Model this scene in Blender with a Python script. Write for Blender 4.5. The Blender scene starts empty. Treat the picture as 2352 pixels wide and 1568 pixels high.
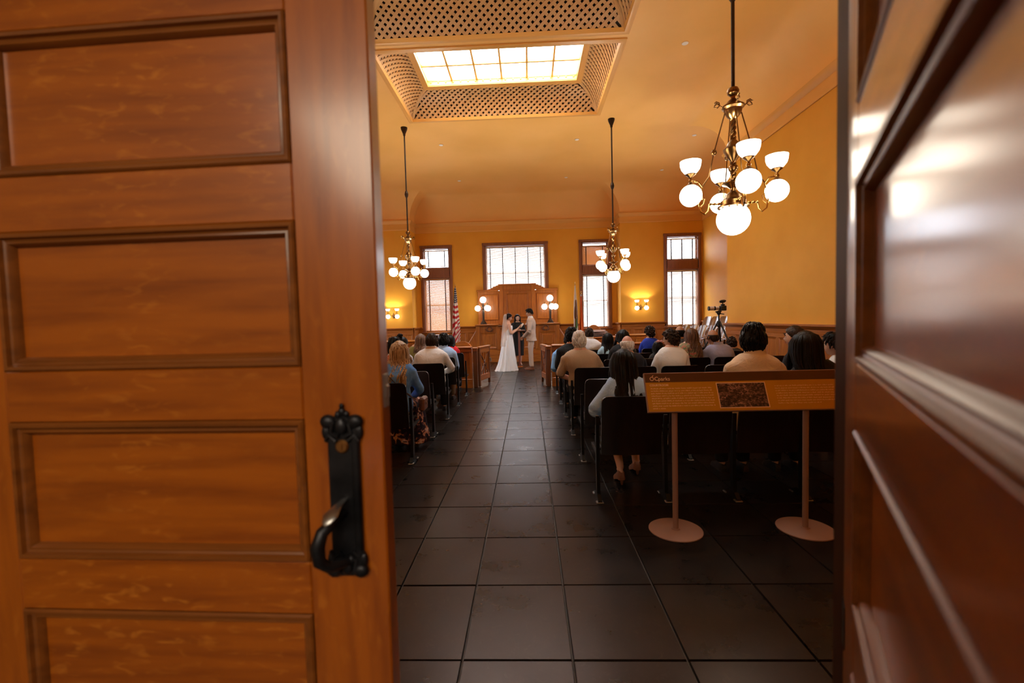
import bpy, bmesh, math, random
import numpy as np
from mathutils import Matrix, Vector, Euler
PI = math.pi
R = random.Random(7)
scene = bpy.context.scene
COL = scene.collection

# ------------------------------------------------------------------ camera
PSI = math.atan(38.3 / 1045); TH = math.atan(50 / 1045); PHI = .026
def make_camera():
    f = Vector((-math.sin(PSI) * math.cos(TH), math.cos(PSI) * math.cos(TH), -math.sin(TH)))
    r = Vector((math.cos(PSI), math.sin(PSI), 0)); u = r.cross(f)
    ix = math.cos(PHI) * r - math.sin(PHI) * u
    iu = math.sin(PHI) * r + math.cos(PHI) * u
    cd = bpy.data.cameras.new('camera'); cam = bpy.data.objects.new('camera', cd); COL.objects.link(cam)
    m = Matrix((ix, iu, -f)).transposed().to_4x4(); m.translation = Vector((0, 0, 1.5))
    cam.matrix_world = m
    cd.sensor_width = 36; cd.lens = 36 * 1045 / 2352
    cd.clip_start = .03; cd.clip_end = 200
    cd.dof.use_dof = True; cd.dof.focus_distance = 11.0; cd.dof.aperture_fstop = 2.8
    scene.camera = cam
make_camera()

# ------------------------------------------------------------------ world, light, exposure
SKY = 9.0
GLOBE = 7.0
BULB_E = 1800.0
LAMP = (1, .90, .74)
w = bpy.data.worlds.new('sky'); scene.world = w; w.use_nodes = True
bg = w.node_tree.nodes['Background']
bg.inputs[0].default_value = (.86, .93, 1.0, 1)
# overcast sky: bright zenith, dimmer towards the built-up horizon
_t = w.node_tree; _c = _t.nodes.new('ShaderNodeTexCoord'); _s = _t.nodes.new('ShaderNodeSeparateXYZ'); _m = _t.nodes.new('ShaderNodeMath'); _m.operation = 'MULTIPLY_ADD'; _m.use_clamp = False
_x = _t.nodes.new('ShaderNodeMath'); _x.operation = 'MAXIMUM'; _x.inputs[1].default_value = 0
_t.links.new(_c.outputs['Generated'], _s.inputs[0]); _t.links.new(_s.outputs[2], _x.inputs[0]); _t.links.new(_x.outputs[0], _m.inputs[0]); _m.inputs[1].default_value = SKY * 2.45; _m.inputs[2].default_value = SKY * .62
_t.links.new(_m.outputs[0], bg.inputs[1])
scene.view_settings.view_transform = 'Standard'; scene.view_settings.look = 'None'
scene.view_settings.gamma = 1; scene.view_settings.use_curve_mapping = False
scene.view_settings.exposure = 0.36
try:
    scene.cycles.use_denoising = True
    scene.cycles.max_bounces = 10; scene.cycles.diffuse_bounces = 5; scene.cycles.glossy_bounces = 4
    scene.cycles.transmission_bounces = 4; scene.cycles.transparent_max_bounces = 12
    scene.cycles.sample_clamp_indirect = 6; scene.cycles.caustics_reflective = False; scene.cycles.caustics_refractive = False
except Exception:
    pass
def area(loc, rot, sx, sy, energy, color=(1, 1, 1), portal=False):
    l = bpy.data.lights.new('area_light', 'AREA'); l.shape = 'RECTANGLE'; l.size = sx; l.size_y = sy
    l.energy = energy; l.color = color
    if portal: l.cycles.is_portal = True
    o = bpy.data.objects.new('area_light', l); o.location = loc; o.rotation_euler = rot; COL.objects.link(o)
    return o
# unseen area light for the corridor's ceiling light, behind the camera
area((-.5, -1.9, 3.15), (math.radians(22), 0, 0), 3.0, 2.2, 158, (1, .84, .62))

# ------------------------------------------------------------------ materials
def srgb(*c):
    return tuple((x / 12.92 if x <= .04045 else ((x + .055) / 1.055) ** 2.4) for x in [v / 255 for v in c])
def mat(name, color, rough=.5, metal=0., spec=.5, emit=None, estr=0, coat=0, coat_rough=.1, alpha=1):
    m = bpy.data.materials.new(name); m.use_nodes = True
    p = m.node_tree.nodes['Principled BSDF']
    p.inputs['Base Color'].default_value = (*color, 1); p.inputs['Roughness'].default_value = rough
    p.inputs['Metallic'].default_value = metal; p.inputs['Specular IOR Level'].default_value = spec
    p.inputs['Coat Weight'].default_value = coat; p.inputs['Coat Roughness'].default_value = coat_rough
    p.inputs['Alpha'].default_value = alpha
    if emit:
        p.inputs['Emission Color'].default_value = (*emit, 1); p.inputs['Emission Strength'].default_value = estr
    return m
class NT:
    def __init__(s, m): s.t = m.node_tree; s.p = s.t.nodes['Principled BSDF']
    def n(s, typ, **kw):
        x = s.t.nodes.new(typ)
        for k, v in kw.items():
            if k in x.inputs: x.inputs[k].default_value = v
            else: setattr(x, k, v)
        return x
    def l(s, a, b): s.t.links.new(a, b)
    def coord(s, scale=(1, 1, 1), kind='Object', rot=(0, 0, 0)):
        c = s.n('ShaderNodeTexCoord'); mp = s.n('ShaderNodeMapping'); mp.inputs['Scale'].default_value = scale
        mp.inputs['Rotation'].default_value = rot
        s.l(c.outputs[kind], mp.inputs['Vector']); return mp.outputs['Vector']
    def ramp(s, fac, stops):
        r = s.n('ShaderNodeValToRGB'); e = r.color_ramp.elements
        while len(e) < len(stops): e.new(.5)
        for x, (pos, c) in zip(e, stops): x.position = pos; x.color = (*c, 1)
        s.l(fac, r.inputs[0]); return r.outputs[0]
    def bump(s, h, strength=.2, dist=.01):
        b = s.n('ShaderNodeBump', Strength=strength, Distance=dist); s.l(h, b.inputs['Height']); s.l(b.outputs[0], s.p.inputs['Normal'])
    def mix(s, fac, a, b, blend='MIX'):
        m = s.n('ShaderNodeMix'); m.data_type = 'RGBA'; m.blend_type = blend
        for v, i in ((fac, 0), (a, 6), (b, 7)):
            if isinstance(v, (int, float)): m.inputs[i].default_value = v
            elif isinstance(v, tuple): m.inputs[i].default_value = (*v, 1)
            else: s.l(v, m.inputs[i])
        return m.outputs[2]
def noise_mat(name, c1, c2, scale=(1, 1, 1), nscale=5, rough=.5, detail=4, bump=0, lo=.35, hi=.65, dist=.01, coord='Object', **kw):
    m = mat(name, c1, rough, **kw); t = NT(m); v = t.coord(scale, coord)
    nz = t.n('ShaderNodeTexNoise', Scale=nscale, Detail=detail); t.l(v, nz.inputs['Vector'])
    t.l(t.ramp(nz.outputs[0], [(lo, c1), (hi, c2)]), t.p.inputs['Base Color'])
    if bump: t.bump(nz.outputs[0], bump, dist)
    return m
def oak(name, dark, mid, fleck, grain='Z', rough=.3, coat=0., fl=.6, scale=1.0, spec=.5):
    """varnished quarter-sawn oak: long grain with pale ray flecks"""
    m = mat(name, mid, rough, coat=coat, coat_rough=.17, spec=spec); t = NT(m)
    lng = {'Z': (14, 14, 1.2), 'X': (1.2, 14, 14), 'Y': (14, 1.2, 14)}[grain]
    v = t.coord(tuple(k * scale for k in lng))
    a = t.n('ShaderNodeTexNoise', Scale=2.2, Detail=6, Distortion=.4); t.l(v, a.inputs['Vector'])
    base = t.ramp(a.outputs[0], [(.3, dark), (.62, mid)])
    fs = {'Z': (26, 26, 9), 'X': (9, 26, 26), 'Y': (26, 9, 26)}[grain]
    v2 = t.coord(tuple(k * scale for k in fs))
    b = t.n('ShaderNodeTexNoise', Scale=2.3, Detail=3, Distortion=.7); t.l(v2, b.inputs['Vector'])
    v3 = t.coord((2.2 * scale,) * 3)
    c = t.n('ShaderNodeTexNoise', Scale=1.3, Detail=1); t.l(v3, c.inputs['Vector'])
    f = t.ramp(b.outputs[0], [(.54, (0, 0, 0)), (.74, (fl, fl, fl))])
    g = t.ramp(c.outputs[0], [(.4, (.1, .1, .1)), (.65, (1, 1, 1))])
    mm = t.mix(1.0, f, g, 'MULTIPLY')
    t.l(t.mix(mm, base, fleck), t.p.inputs['Base Color'])
    t.bump(a.outputs[0], .05, .004)
    return m
M = {}
M['wall'] = noise_mat('wall_paint', (.70, .33, .032), (.75, .365, .042), nscale=1.2, rough=.52, bump=.03, spec=.22)
M['ceil'] = noise_mat('ceiling_paint', (.82, .45, .12), (.87, .49, .15), nscale=.8, rough=.5, bump=.03, spec=.3)
M['trimpaint'] = mat('trim_paint', (.72, .37, .085), .4)
M['lattice'] = mat('lattice_paint', (.62, .36, .15), .5)
M['attic'] = mat('attic_shade', (.03, .02, .012), .9)  # near-black colour stands in for the shade behind the lattice
D_D, D_M, D_F = (.21, .045, .002), (.33, .080, .003), (.56, .19, .018)
M['door_v'] = oak('door_oak_upright', D_D, D_M, D_F, 'Z', .3, coat=.8, fl=.25)
M['door_h'] = oak('door_oak_level', D_D, D_M, D_F, 'X', .3, coat=.8, fl=.6)
M['door_mould'] = oak('door_oak_moulding', (.12, .035, .006), (.2, .06, .009), (.3, .1, .02), 'X', .3, fl=.2)
W_D, W_M, W_F = (.27, .078, .011), (.41, .13, .018), (.50, .19, .04)
M['wood_v'] = oak('court_oak_upright', W_D, W_M, W_F, 'Z', .33, fl=.3)
M['wood_h'] = oak('court_oak_level', W_D, W_M, W_F, 'X', .33, fl=.3)
M['wood_dark'] = oak('court_oak_dark', (.10, .033, .012), (.17, .055, .018), (.22, .08, .03), 'Z', .35, fl=.2)
M['case'] = oak('window_case_wood', (.17, .06, .028), (.24, .085, .038), (.3, .12, .05), 'Z', .38, fl=.2)
M['seat'] = oak('seat_wood', (.004, .002, .0015), (.011, .0045, .003), (.02, .008, .005), 'Z', .3, fl=.1)
M['jury'] = oak('jury_wood', (.10, .04, .014), (.2, .08, .028), (.3, .12, .04), 'Z', .18, fl=.2, coat=.4)
M['iron'] = mat('black_iron', (.012, .011, .011), .42, metal=.7)
M['ironfoot'] = mat('worn_iron', (.26, .25, .24), .4, metal=.6)
M['hard'] = noise_mat('blackened_hardware', (.008, .009, .012), (.03, .03, .036), nscale=14, rough=.42, metal=.75, bump=.1)
M['steel'] = mat('worn_steel', (.42, .42, .42), .35, metal=1)
M['bronze'] = mat('keyhole_bronze', (.28, .13, .04), .4, metal=.9)
M['brass'] = mat('dark_brass', (.22, .115, .04), .28, metal=1)
M['brass2'] = mat('bright_brass', (.55, .32, .10), .22, metal=1)
M['rod'] = mat('bronzed_rod', (.035, .02, .012), .4, metal=.6)
M['globe'] = mat('opal_glass_lit', (.9, .85, .75), .3, emit=LAMP, estr=GLOBE)
M['shade'] = mat('opal_shade_lit', (.9, .85, .75), .3, emit=LAMP, estr=GLOBE * .8)
M['bulb'] = mat('bare_bulb_lit', (.9, .9, .9), .3, emit=LAMP, estr=BULB_E)
M['slat'] = mat('blind_slat', (.55, .30, .14), .5)
M['slat_w'] = mat('blind_slat_pale', (.72, .62, .52), .5)
M['tape'] = mat('blind_tape', (.035, .02, .025), .8)
M['white'] = mat('white_paint', (.8, .78, .74), .5)
M['black'] = mat('black_matte', (.008, .008, .009), .5)
def glass_mat():
    m = bpy.data.materials.new('window_glass'); m.use_nodes = True; nt = m.node_tree
    for n in list(nt.nodes): nt.nodes.remove(n)
    o = nt.nodes.new('ShaderNodeOutputMaterial'); a = nt.nodes.new('ShaderNodeBsdfTransparent'); a.inputs[0].default_value = (.97, .98, 1, 1)
    b = nt.nodes.new('ShaderNodeBsdfGlossy'); b.inputs['Roughness'].default_value = .02
    x = nt.nodes.new('ShaderNodeMixShader'); x.inputs[0].default_value = .06
    nt.links.new(a.outputs[0], x.inputs[1]); nt.links.new(b.outputs[0], x.inputs[2]); nt.links.new(x.outputs[0], o.inputs[0])
    return m
M['glass'] = glass_mat()
def frosted_mat():
    m = bpy.data.materials.new('skylight_glass'); m.use_nodes = True; nt = m.node_tree
    for n in list(nt.nodes): nt.nodes.remove(n)
    o = nt.nodes.new('ShaderNodeOutputMaterial'); a = nt.nodes.new('ShaderNodeBsdfTransparent'); a.inputs[0].default_value = (1, 1, 1, 1)
    b = nt.nodes.new('ShaderNodeBsdfTranslucent'); b.inputs[0].default_value = (.95, .95, .93, 1)
    x = nt.nodes.new('ShaderNodeMixShader'); x.inputs[0].default_value = .35
    nt.links.new(a.outputs[0], x.inputs[1]); nt.links.new(b.outputs[0], x.inputs[2]); nt.links.new(x.outputs[0], o.inputs[0])
    return m
M['frost'] = frosted_mat()
M['dimmed'] = frosted_mat(); M['dimmed'].name = 'dimmed_skylight_glass'  # glass darkened only to hold back daylight from the nearer skylight
for _n in M['dimmed'].node_tree.nodes:
    if _n.type in ('BSDF_TRANSPARENT', 'BSDF_TRANSLUCENT'): _n.inputs[0].default_value = (.34, .33, .31, 1)
def slate_mat():
    m = mat('slate_tile', (.03, .027, .025), .33, spec=.25); t = NT(m); t.p.inputs['Specular Tint'].default_value = (1, .64, .50, 1)
    v = t.coord((1, 1, 1))
    gi = t.n('ShaderNodeObjectInfo')
    add = t.n('ShaderNodeVectorMath'); add.operation = 'ADD'
    cmb = t.n('ShaderNodeCombineXYZ'); mul = t.n('ShaderNodeMath', operation='MULTIPLY'); mul.inputs[1].default_value = 37
    t.l(gi.outputs['Random'], mul.inputs[0]); t.l(mul.outputs[0], cmb.inputs[0]); t.l(v, add.inputs[0]); t.l(cmb.outputs[0], add.inputs[1])
    a = t.n('ShaderNodeTexNoise', Scale=3.0, Detail=8, Roughness=.65); t.l(add.outputs[0], a.inputs['Vector'])
    b = t.n('ShaderNodeTexNoise', Scale=19, Detail=8, Roughness=.75, Distortion=1.6); t.l(add.outputs[0], b.inputs['Vector'])
    base = t.ramp(a.outputs[0], [(.3, (.0045, .0036, .003)), (.7, (.015, .011, .009))])
    sc = t.ramp(b.outputs[0], [(.56, (0, 0, 0)), (.78, (.3, .3, .3))])
    t.l(t.mix(sc, base, (.085, .068, .04)), t.p.inputs['Base Color'])
    rr = t.ramp(a.outputs[0], [(.3, (.25, .25, .25)), (.7, (.34, .34, .34))]); t.l(rr, t.p.inputs['Roughness'])
    t.bump(a.outputs[0], .02, .003)
    return m
M['slate'] = slate_mat()
M['grout'] = mat('grout', (.07, .058, .048), .6, spec=.3)

# ------------------------------------------------------------------ mesh builder
class MB:
    def __init__(s): s.v = []; s.f = []; s.m = Matrix.Identity(4)
    def add(s, vs, fs):
        o = len(s.v); I = s.m
        s.v.extend([tuple(I @ Vector(p)) for p in vs]); s.f.extend([tuple(i + o for i in f) for f in fs]); return s
    def box(s, x0, x1, y0, y1, z0, z1, b=0):
        if b <= 0:
            vs = [(x, y, z) for z in (z0, z1) for y in (y0, y1) for x in (x0, x1)]
            return s.add(vs, [(0, 2, 3, 1), (4, 5, 7, 6), (0, 1, 5, 4), (2, 6, 7, 3), (0, 4, 6, 2), (1, 3, 7, 5)])
        b = min(b, abs(x1 - x0) / 2.01, abs(y1 - y0) / 2.01, abs(z1 - z0) / 2.01)
        vs = []; idx = {}
        for ix in (0, 1):
            for iy in (0, 1):
                for iz in (0, 1):
                    X, Y, Z = (x0, x1)[ix], (y0, y1)[iy], (z0, z1)[iz]
                    sx, sy, sz = (b, -b)[ix], (b, -b)[iy], (b, -b)[iz]
                    for k, p in enumerate(((X, Y + sy, Z + sz), (X + sx, Y, Z + sz), (X + sx, Y + sy, Z))):
                        idx[ix, iy, iz, k] = len(vs); vs.append(p)
        fs = []
        for s_ in (0, 1):
            q = [(s_, 0, 0), (s_, 1, 0), (s_, 1, 1), (s_, 0, 1)]; f = [idx[(*a, 0)] for a in q]; fs.append(f if s_ else f[::-1])
            q = [(0, s_, 0), (0, s_, 1), (1, s_, 1), (1, s_, 0)]; f = [idx[(*a, 1)] for a in q]; fs.append(f if s_ else f[::-1])
            q = [(0, 0, s_), (1, 0, s_), (1, 1, s_), (0, 1, s_)]; f = [idx[(*a, 2)] for a in q]; fs.append(f if s_ else f[::-1])
        for i in (0, 1):
            for j in (0, 1):
                e = [idx[i, j, 0, 0], idx[i, j, 1, 0], idx[i, j, 1, 1], idx[i, j, 0, 1]]; fs.append(e)
                e = [idx[i, 0, j, 0], idx[i, 1, j, 0], idx[i, 1, j, 2], idx[i, 0, j, 2]]; fs.append(e)
                e = [idx[0, i, j, 1], idx[1, i, j, 1], idx[1, i, j, 2], idx[0, i, j, 2]]; fs.append(e)
                for k in (0, 1): fs.append([idx[i, j, k, 0], idx[i, j, k, 1], idx[i, j, k, 2]])
        return s.add(vs, fs)
    def lathe(s, prof, n=16, o=(0, 0, 0), arc=2 * PI):
        vs = []; fs = []; k = len(prof)
        for i in range(n):
            a = arc * i / n
            for r, z in prof: vs.append((o[0] + r * math.cos(a), o[1] + r * math.sin(a), o[2] + z))
        for i in range(n):
            j = (i + 1) % n
            for q in range(k - 1): fs.append((i * k + q, j * k + q, j * k + q + 1, i * k + q + 1))
        if prof[0][0] > 1e-4: fs.append(tuple(i * k for i in range(n))[::-1])
        if prof[-1][0] > 1e-4: fs.append(tuple(i * k + k - 1 for i in range(n)))
        return s.add(vs, fs)
    def sphere(s, c, r, nu=16, nv=10):
        rx, ry, rz = r if isinstance(r, (tuple, list)) else (r, r, r)
        vs = [(c[0], c[1], c[2] - rz)]; fs = []
        for j in range(1, nv):
            t = -PI / 2 + PI * j / nv
            for i in range(nu):
                a = 2 * PI * i / nu
                vs.append((c[0] + rx * math.cos(t) * math.cos(a), c[1] + ry * math.cos(t) * math.sin(a), c[2] + rz * math.sin(t)))
        vs.append((c[0], c[1], c[2] + rz)); last = len(vs) - 1
        for i in range(nu):
            k = (i + 1) % nu
            fs.append((0, 1 + k, 1 + i))
            for j in range(nv - 2): fs.append((1 + j * nu + i, 1 + j * nu + k, 1 + (j + 1) * nu + k, 1 + (j + 1) * nu + i))
            fs.append((1 + (nv - 2) * nu + i, 1 + (nv - 2) * nu + k, last))
        return s.add(vs, fs)
    def tube(s, pts, rad, n=8, flat=1., up=None, closed=False):
        """round-ended tapering tube; flat scales the section along the second axis"""
        P = [Vector(p) for p in pts]; k = len(P)
        if isinstance(rad, (int, float)): rad = [rad] * k
        T = []
        for i in range(k):
            a = P[(i - 1) % k] if (closed or i > 0) else P[i]; b = P[(i + 1) % k] if (closed or i < k - 1) else P[i]
            T.append((b - a).normalized())
        u = Vector(up) if up else (Vector((0, 0, 1)) if abs(T[0].z) < .9 else Vector((0, 1, 0)))
        vs = []; fs = []; first = None
        for i in range(k):
            t = T[i]; x = (u - t * u.dot(t))
            if x.length < 1e-6: x = t.orthogonal()
            x.normalize(); y = t.cross(x)
            if not up: u = x
            for j in range(n):
                a = 2 * PI * j / n
                vs.append(tuple(P[i] + x * (rad[i] * flat * math.cos(a)) + y * (rad[i] * math.sin(a))))
        m = k if closed else k - 1
        for i in range(m):
            for j in range(n):
                q = (j + 1) % n; i2 = (i + 1) % k
                fs.append((i * n + j, i * n + q, i2 * n + q, i2 * n + j))
        if not closed:
            for e, sg in ((0, -1), (k - 1, 1)):
                c = P[e] + T[e] * (sg * rad[e] * .6); ci = len(vs); vs.append(tuple(c))
                for j in range(n):
                    q = (j + 1) % n
                    fs.append((e * n + q, e * n + j, ci) if sg < 0 else (e * n + j, e * n + q, ci))
        return s.add(vs, fs)
    def prism(s, poly, h0, h1, axis='Z'):
        """extrude a 2-D polygon; axis Z: (x,y)->h=z, axis Y: (x,z)->h=y, axis X: (y,z)->h=x"""
        def P(a, b, h): return (a, b, h) if axis == 'Z' else ((a, h, b) if axis == 'Y' else (h, a, b))
        n = len(poly); vs = [P(a, b, h0) for a, b in poly] + [P(a, b, h1) for a, b in poly]
        fs = [tuple(range(n))[::-1], tuple(range(n, 2 * n))] + [(i, (i + 1) % n, n + (i + 1) % n, n + i) for i in range(n)]
        return s.add(vs, fs)
    def loft(s, rings, cap=True):
        n = len(rings[0]); vs = [p for r in rings for p in r]; fs = []
        for i in range(len(rings) - 1):
            for j in range(n):
                q = (j + 1) % n; fs.append((i * n + j, i * n + q, (i + 1) * n + q, (i + 1) * n + j))
        if cap: fs += [tuple(range(n))[::-1], tuple(range((len(rings) - 1) * n, len(rings) * n))]
        return s.add(vs, fs)
    def mesh(s, name, m, smooth=35):
        me = bpy.data.meshes.new(name); me.from_pydata(s.v, [], s.f)
        bm = bmesh.new(); bm.from_mesh(me); bmesh.ops.recalc_face_normals(bm, faces=bm.faces); bm.to_mesh(me); bm.free()
        if smooth:
            me.polygons.foreach_set('use_smooth', [True] * len(me.polygons)); me.set_sharp_from_angle(angle=math.radians(smooth))
        if m: me.materials.append(m)
        return me
    def build(s, name, m, parent=None, smooth=35):
        return link(name, s.mesh(name, m, smooth), parent)
def link(name, data, parent=None):
    o = bpy.data.objects.new(name, data); COL.objects.link(o)
    if parent: o.parent = parent
    return o
def ellipse(cx, cy, cz, rx, ry, n=20, p=2.):
    out = []
    for i in range(n):
        a = 2 * PI * i / n; c, d = math.cos(a), math.sin(a)
        out.append((cx + rx * math.copysign(abs(c) ** (2 / p), c), cy + ry * math.copysign(abs(d) ** (2 / p), d), cz))
    return out
def rrect(x0, x1, y0, y1, r, n=5):
    P = []
    for cx, cy, a0 in ((x1 - r, y0 + r, -PI / 2), (x1 - r, y1 - r, 0), (x0 + r, y1 - r, PI / 2), (x0 + r, y0 + r, PI)):
        for i in range(n + 1): a = a0 + PI / 2 * i / n; P.append((cx + r * math.cos(a), cy + r * math.sin(a)))
    return P
def empty(name, loc=(0, 0, 0), rz=0, parent=None):
    o = bpy.data.objects.new(name, None); COL.objects.link(o); o.location = loc; o.rotation_euler = (0, 0, rz)
    o.empty_display_size = .1
    if parent: o.parent = parent
    return o
def tag(o, label, cat, group=None, kind=None):
    o['label'] = label
    if cat: o['category'] = cat
    if group: o['group'] = group
    if kind: o['kind'] = kind
    return o
def struct(o, label, cat): return tag(o, label, cat, kind='structure')
def dup(root, loc, rz=None):
    """a copy of a thing with copies of its parts and sub-parts, sharing mesh data"""
    r = root.copy(); COL.objects.link(r); r.location = loc
    if rz is not None: r.rotation_euler = (0, 0, rz)
    for ch in list(root.children):
        c = ch.copy(); COL.objects.link(c); c.parent = r
        for g in ch.children:
            d = g.copy(); COL.objects.link(d); d.parent = c
    return r

# ------------------------------------------------------------------ room shell
POLY = [(4.6, 1.1), (4.6, 10.7), (6.17, 10.7), (6.17, 16.3), (3.3, 16.3), (3.3, 17.0), (-4.15, 17.0), (-4.15, 16.3), (-7.0, 16.3), (-7.0, 10.7), (-5.44, 10.7), (-5.44, 1.1)]
HC, HB, HCL = 5.13, 4.82, 6.1      # cornice top, cornice bottom, ceiling
COFFERS = [(-2.53, 1.66, 7.9, 10.55), (-2.53, 1.66, 4.95, 7.6)]
def inset(d):
    n = len(POLY); out = []
    for i in range(n):
        a, b, c = Vector(POLY[i - 1]), Vector(POLY[i]), Vector(POLY[(i + 1) % n])
        d1 = (b - a).normalized(); d2 = (c - b).normalized()
        n1 = Vector((-d1.y, d1.x)); n2 = Vector((-d2.y, d2.x))
        k = d / (1 + n1.dot(n2)) ; out.append(tuple(b + (n1 + n2) * k))
    return out
def sweep(mb, prof):
    """run a (offset into room, height) section round the whole room with mitred corners"""
    rings = [[(x, y, z) for x, y in inset(d)] for d, z in prof]
    mb.loft(rings, cap=False); return mb
def wall(name, p0, p1, z1, holes, m, th=.3, label=''):
    """thick wall with rectangular holes (u0,u1,z0,z1); interior lies to the left of p0->p1"""
    p0, p1 = Vector(p0), Vector(p1); L = (p1 - p0).length; d = (p1 - p0) / L; nrm = Vector((d.y, -d.x))
    us = sorted({0, L} | {h[0] for h in holes} | {h[1] for h in holes}); zs = sorted({0, z1} | {h[2] for h in holes} | {h[3] for h in holes})
    def solid(i, j):
        if i < 0 or j < 0 or i >= len(us) - 1 or j >= len(zs) - 1: return False
        u, z = (us[i] + us[i + 1]) / 2, (zs[j] + zs[j + 1]) / 2
        return not any(h[0] < u < h[1] and h[2] < z < h[3] for h in holes)
    i0 = [k for k, q in enumerate(POLY) if (Vector(q) - p0).length < 1e-3][0]; prev = (p0 - Vector(POLY[i0 - 1])).normalized(); nxt = (Vector(POLY[(i0 + 2) % len(POLY)]) - p1).normalized()
    k0 = -1 if prev.x * d.y - prev.y * d.x > 0 else 1; k1 = -1 if d.x * nxt.y - d.y * nxt.x > 0 else 1
    def P(u, z, t):
        if u == 0: u = t * k0
        elif u == L: u = L - t * k1
        q = p0 + d * u + nrm * t; return (q.x, q.y, z)
    mb = MB()
    for i in range(len(us) - 1):
        for j in range(len(zs) - 1):
            if not solid(i, j): continue
            a, b, c, e = us[i], us[i + 1], zs[j], zs[j + 1]
            mb.add([P(a, c, 0), P(b, c, 0), P(b, e, 0), P(a, e, 0)], [(0, 1, 2, 3)])
            mb.add([P(a, c, th), P(b, c, th), P(b, e, th), P(a, e, th)], [(0, 1, 2, 3)])
            if i > 0 and not solid(i - 1, j): mb.add([P(a, c, 0), P(a, e, 0), P(a, e, th), P(a, c, th)], [(0, 1, 2, 3)])
            if i < len(us) - 2 and not solid(i + 1, j): mb.add([P(b, c, 0), P(b, e, 0), P(b, e, th), P(b, c, th)], [(0, 1, 2, 3)])
            if not solid(i, j - 1): mb.add([P(a, c, 0), P(b, c, 0), P(b, c, th), P(a, c, th)], [(0, 1, 2, 3)])
            if not solid(i, j + 1): mb.add([P(a, e, 0), P(b, e, 0), P(b, e, th), P(a, e, th)], [(0, 1, 2, 3)])
    me = bpy.data.meshes.new(name); me.from_pydata(mb.v, [], mb.f)
    bm = bmesh.new(); bm.from_mesh(me); bmesh.ops.remove_doubles(bm, verts=bm.verts, dist=1e-5)
    bmesh.ops.recalc_face_normals(bm, faces=bm.faces); bm.to_mesh(me); bm.free(); me.materials.append(m)
    o = link(name, me); struct(o, label, 'wall'); return o

# windows: name, segment index, world extents along the wall, sill, head, transom (None or z pair), pattern
#  far-wall recess runs right to left (x 3.3 -> -4.15): u = 3.3 - x
def seg(i): return POLY[i], POLY[(i + 1) % len(POLY)]
WIN = {}
wall('wall_right', *seg(0), 6.2, [], M['wall'], label='long yellow plaster wall beside the seats and video tripod')
wall('wall_right_bay_near', *seg(1), 6.2, [], M['wall'], label='short yellow return wall at the near end of the jury bay')
# right bay wall with two hidden windows
RB = [(11.3, 12.3), (12.9, 13.9)]
wall('wall_right_bay', *seg(2), 6.2, [(a - 10.7, b - 10.7, 1.15, 4.2) for a, b in RB], M['wall'], label='pale yellow bay wall behind the jury seats')
wall('wall_right_pier', *seg(3), 6.2, [(6.17 - 6.02, 6.17 - 4.90, 1.12, 4.3)], M['wall'], label='yellow far wall pier with wall lamp and tall window')
wall('wall_recess_right', *seg(4), 6.2, [], M['wall'], label='narrow yellow return beside the orange flag window')
wall('wall_back', *seg(5), 6.2, [(3.3 - 3.02, 3.3 - 2.02, 1.12, 4.28), (3.3 - .70, 3.3 + 1.55, 2.0, 4.27), (3.3 + 2.87, 3.3 + 3.88, 1.12, 4.24)], M['wall'], label='yellow far wall behind the judge bench')
wall('wall_recess_left', *seg(6), 6.2, [], M['wall'], label='narrow yellow return beside the striped flag window')
wall('wall_left_pier', *seg(7), 6.2, [], M['wall'], label='yellow far wall pier behind the bun hairstyle with wall lamp')
LB = [(11.6, 12.7), (13.4, 14.5)]
wall('wall_left_bay', *seg(8), 6.2, [(16.3 - b, 16.3 - a, 1.15, 4.2) for a, b in LB], M['wall'], label='yellow bay wall hidden behind the near oak door')
wall('wall_left_bay_near', *seg(9), 6.2, [], M['wall'], label='short yellow return wall hidden behind the near oak door')
LW = []
wall('wall_left', *seg(10), 6.2, [(10.7 - b, 10.7 - a, 1.15, 4.2) for a, b in LW], M['wall'], label='long yellow side wall hidden behind the near oak door')
wall('wall_front', *seg(11), 6.2, [(5.44 - 1.30, 5.44 + .74, 0, 2.32)], M['wall'], th=.25, label='wall around the double doorway')

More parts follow.
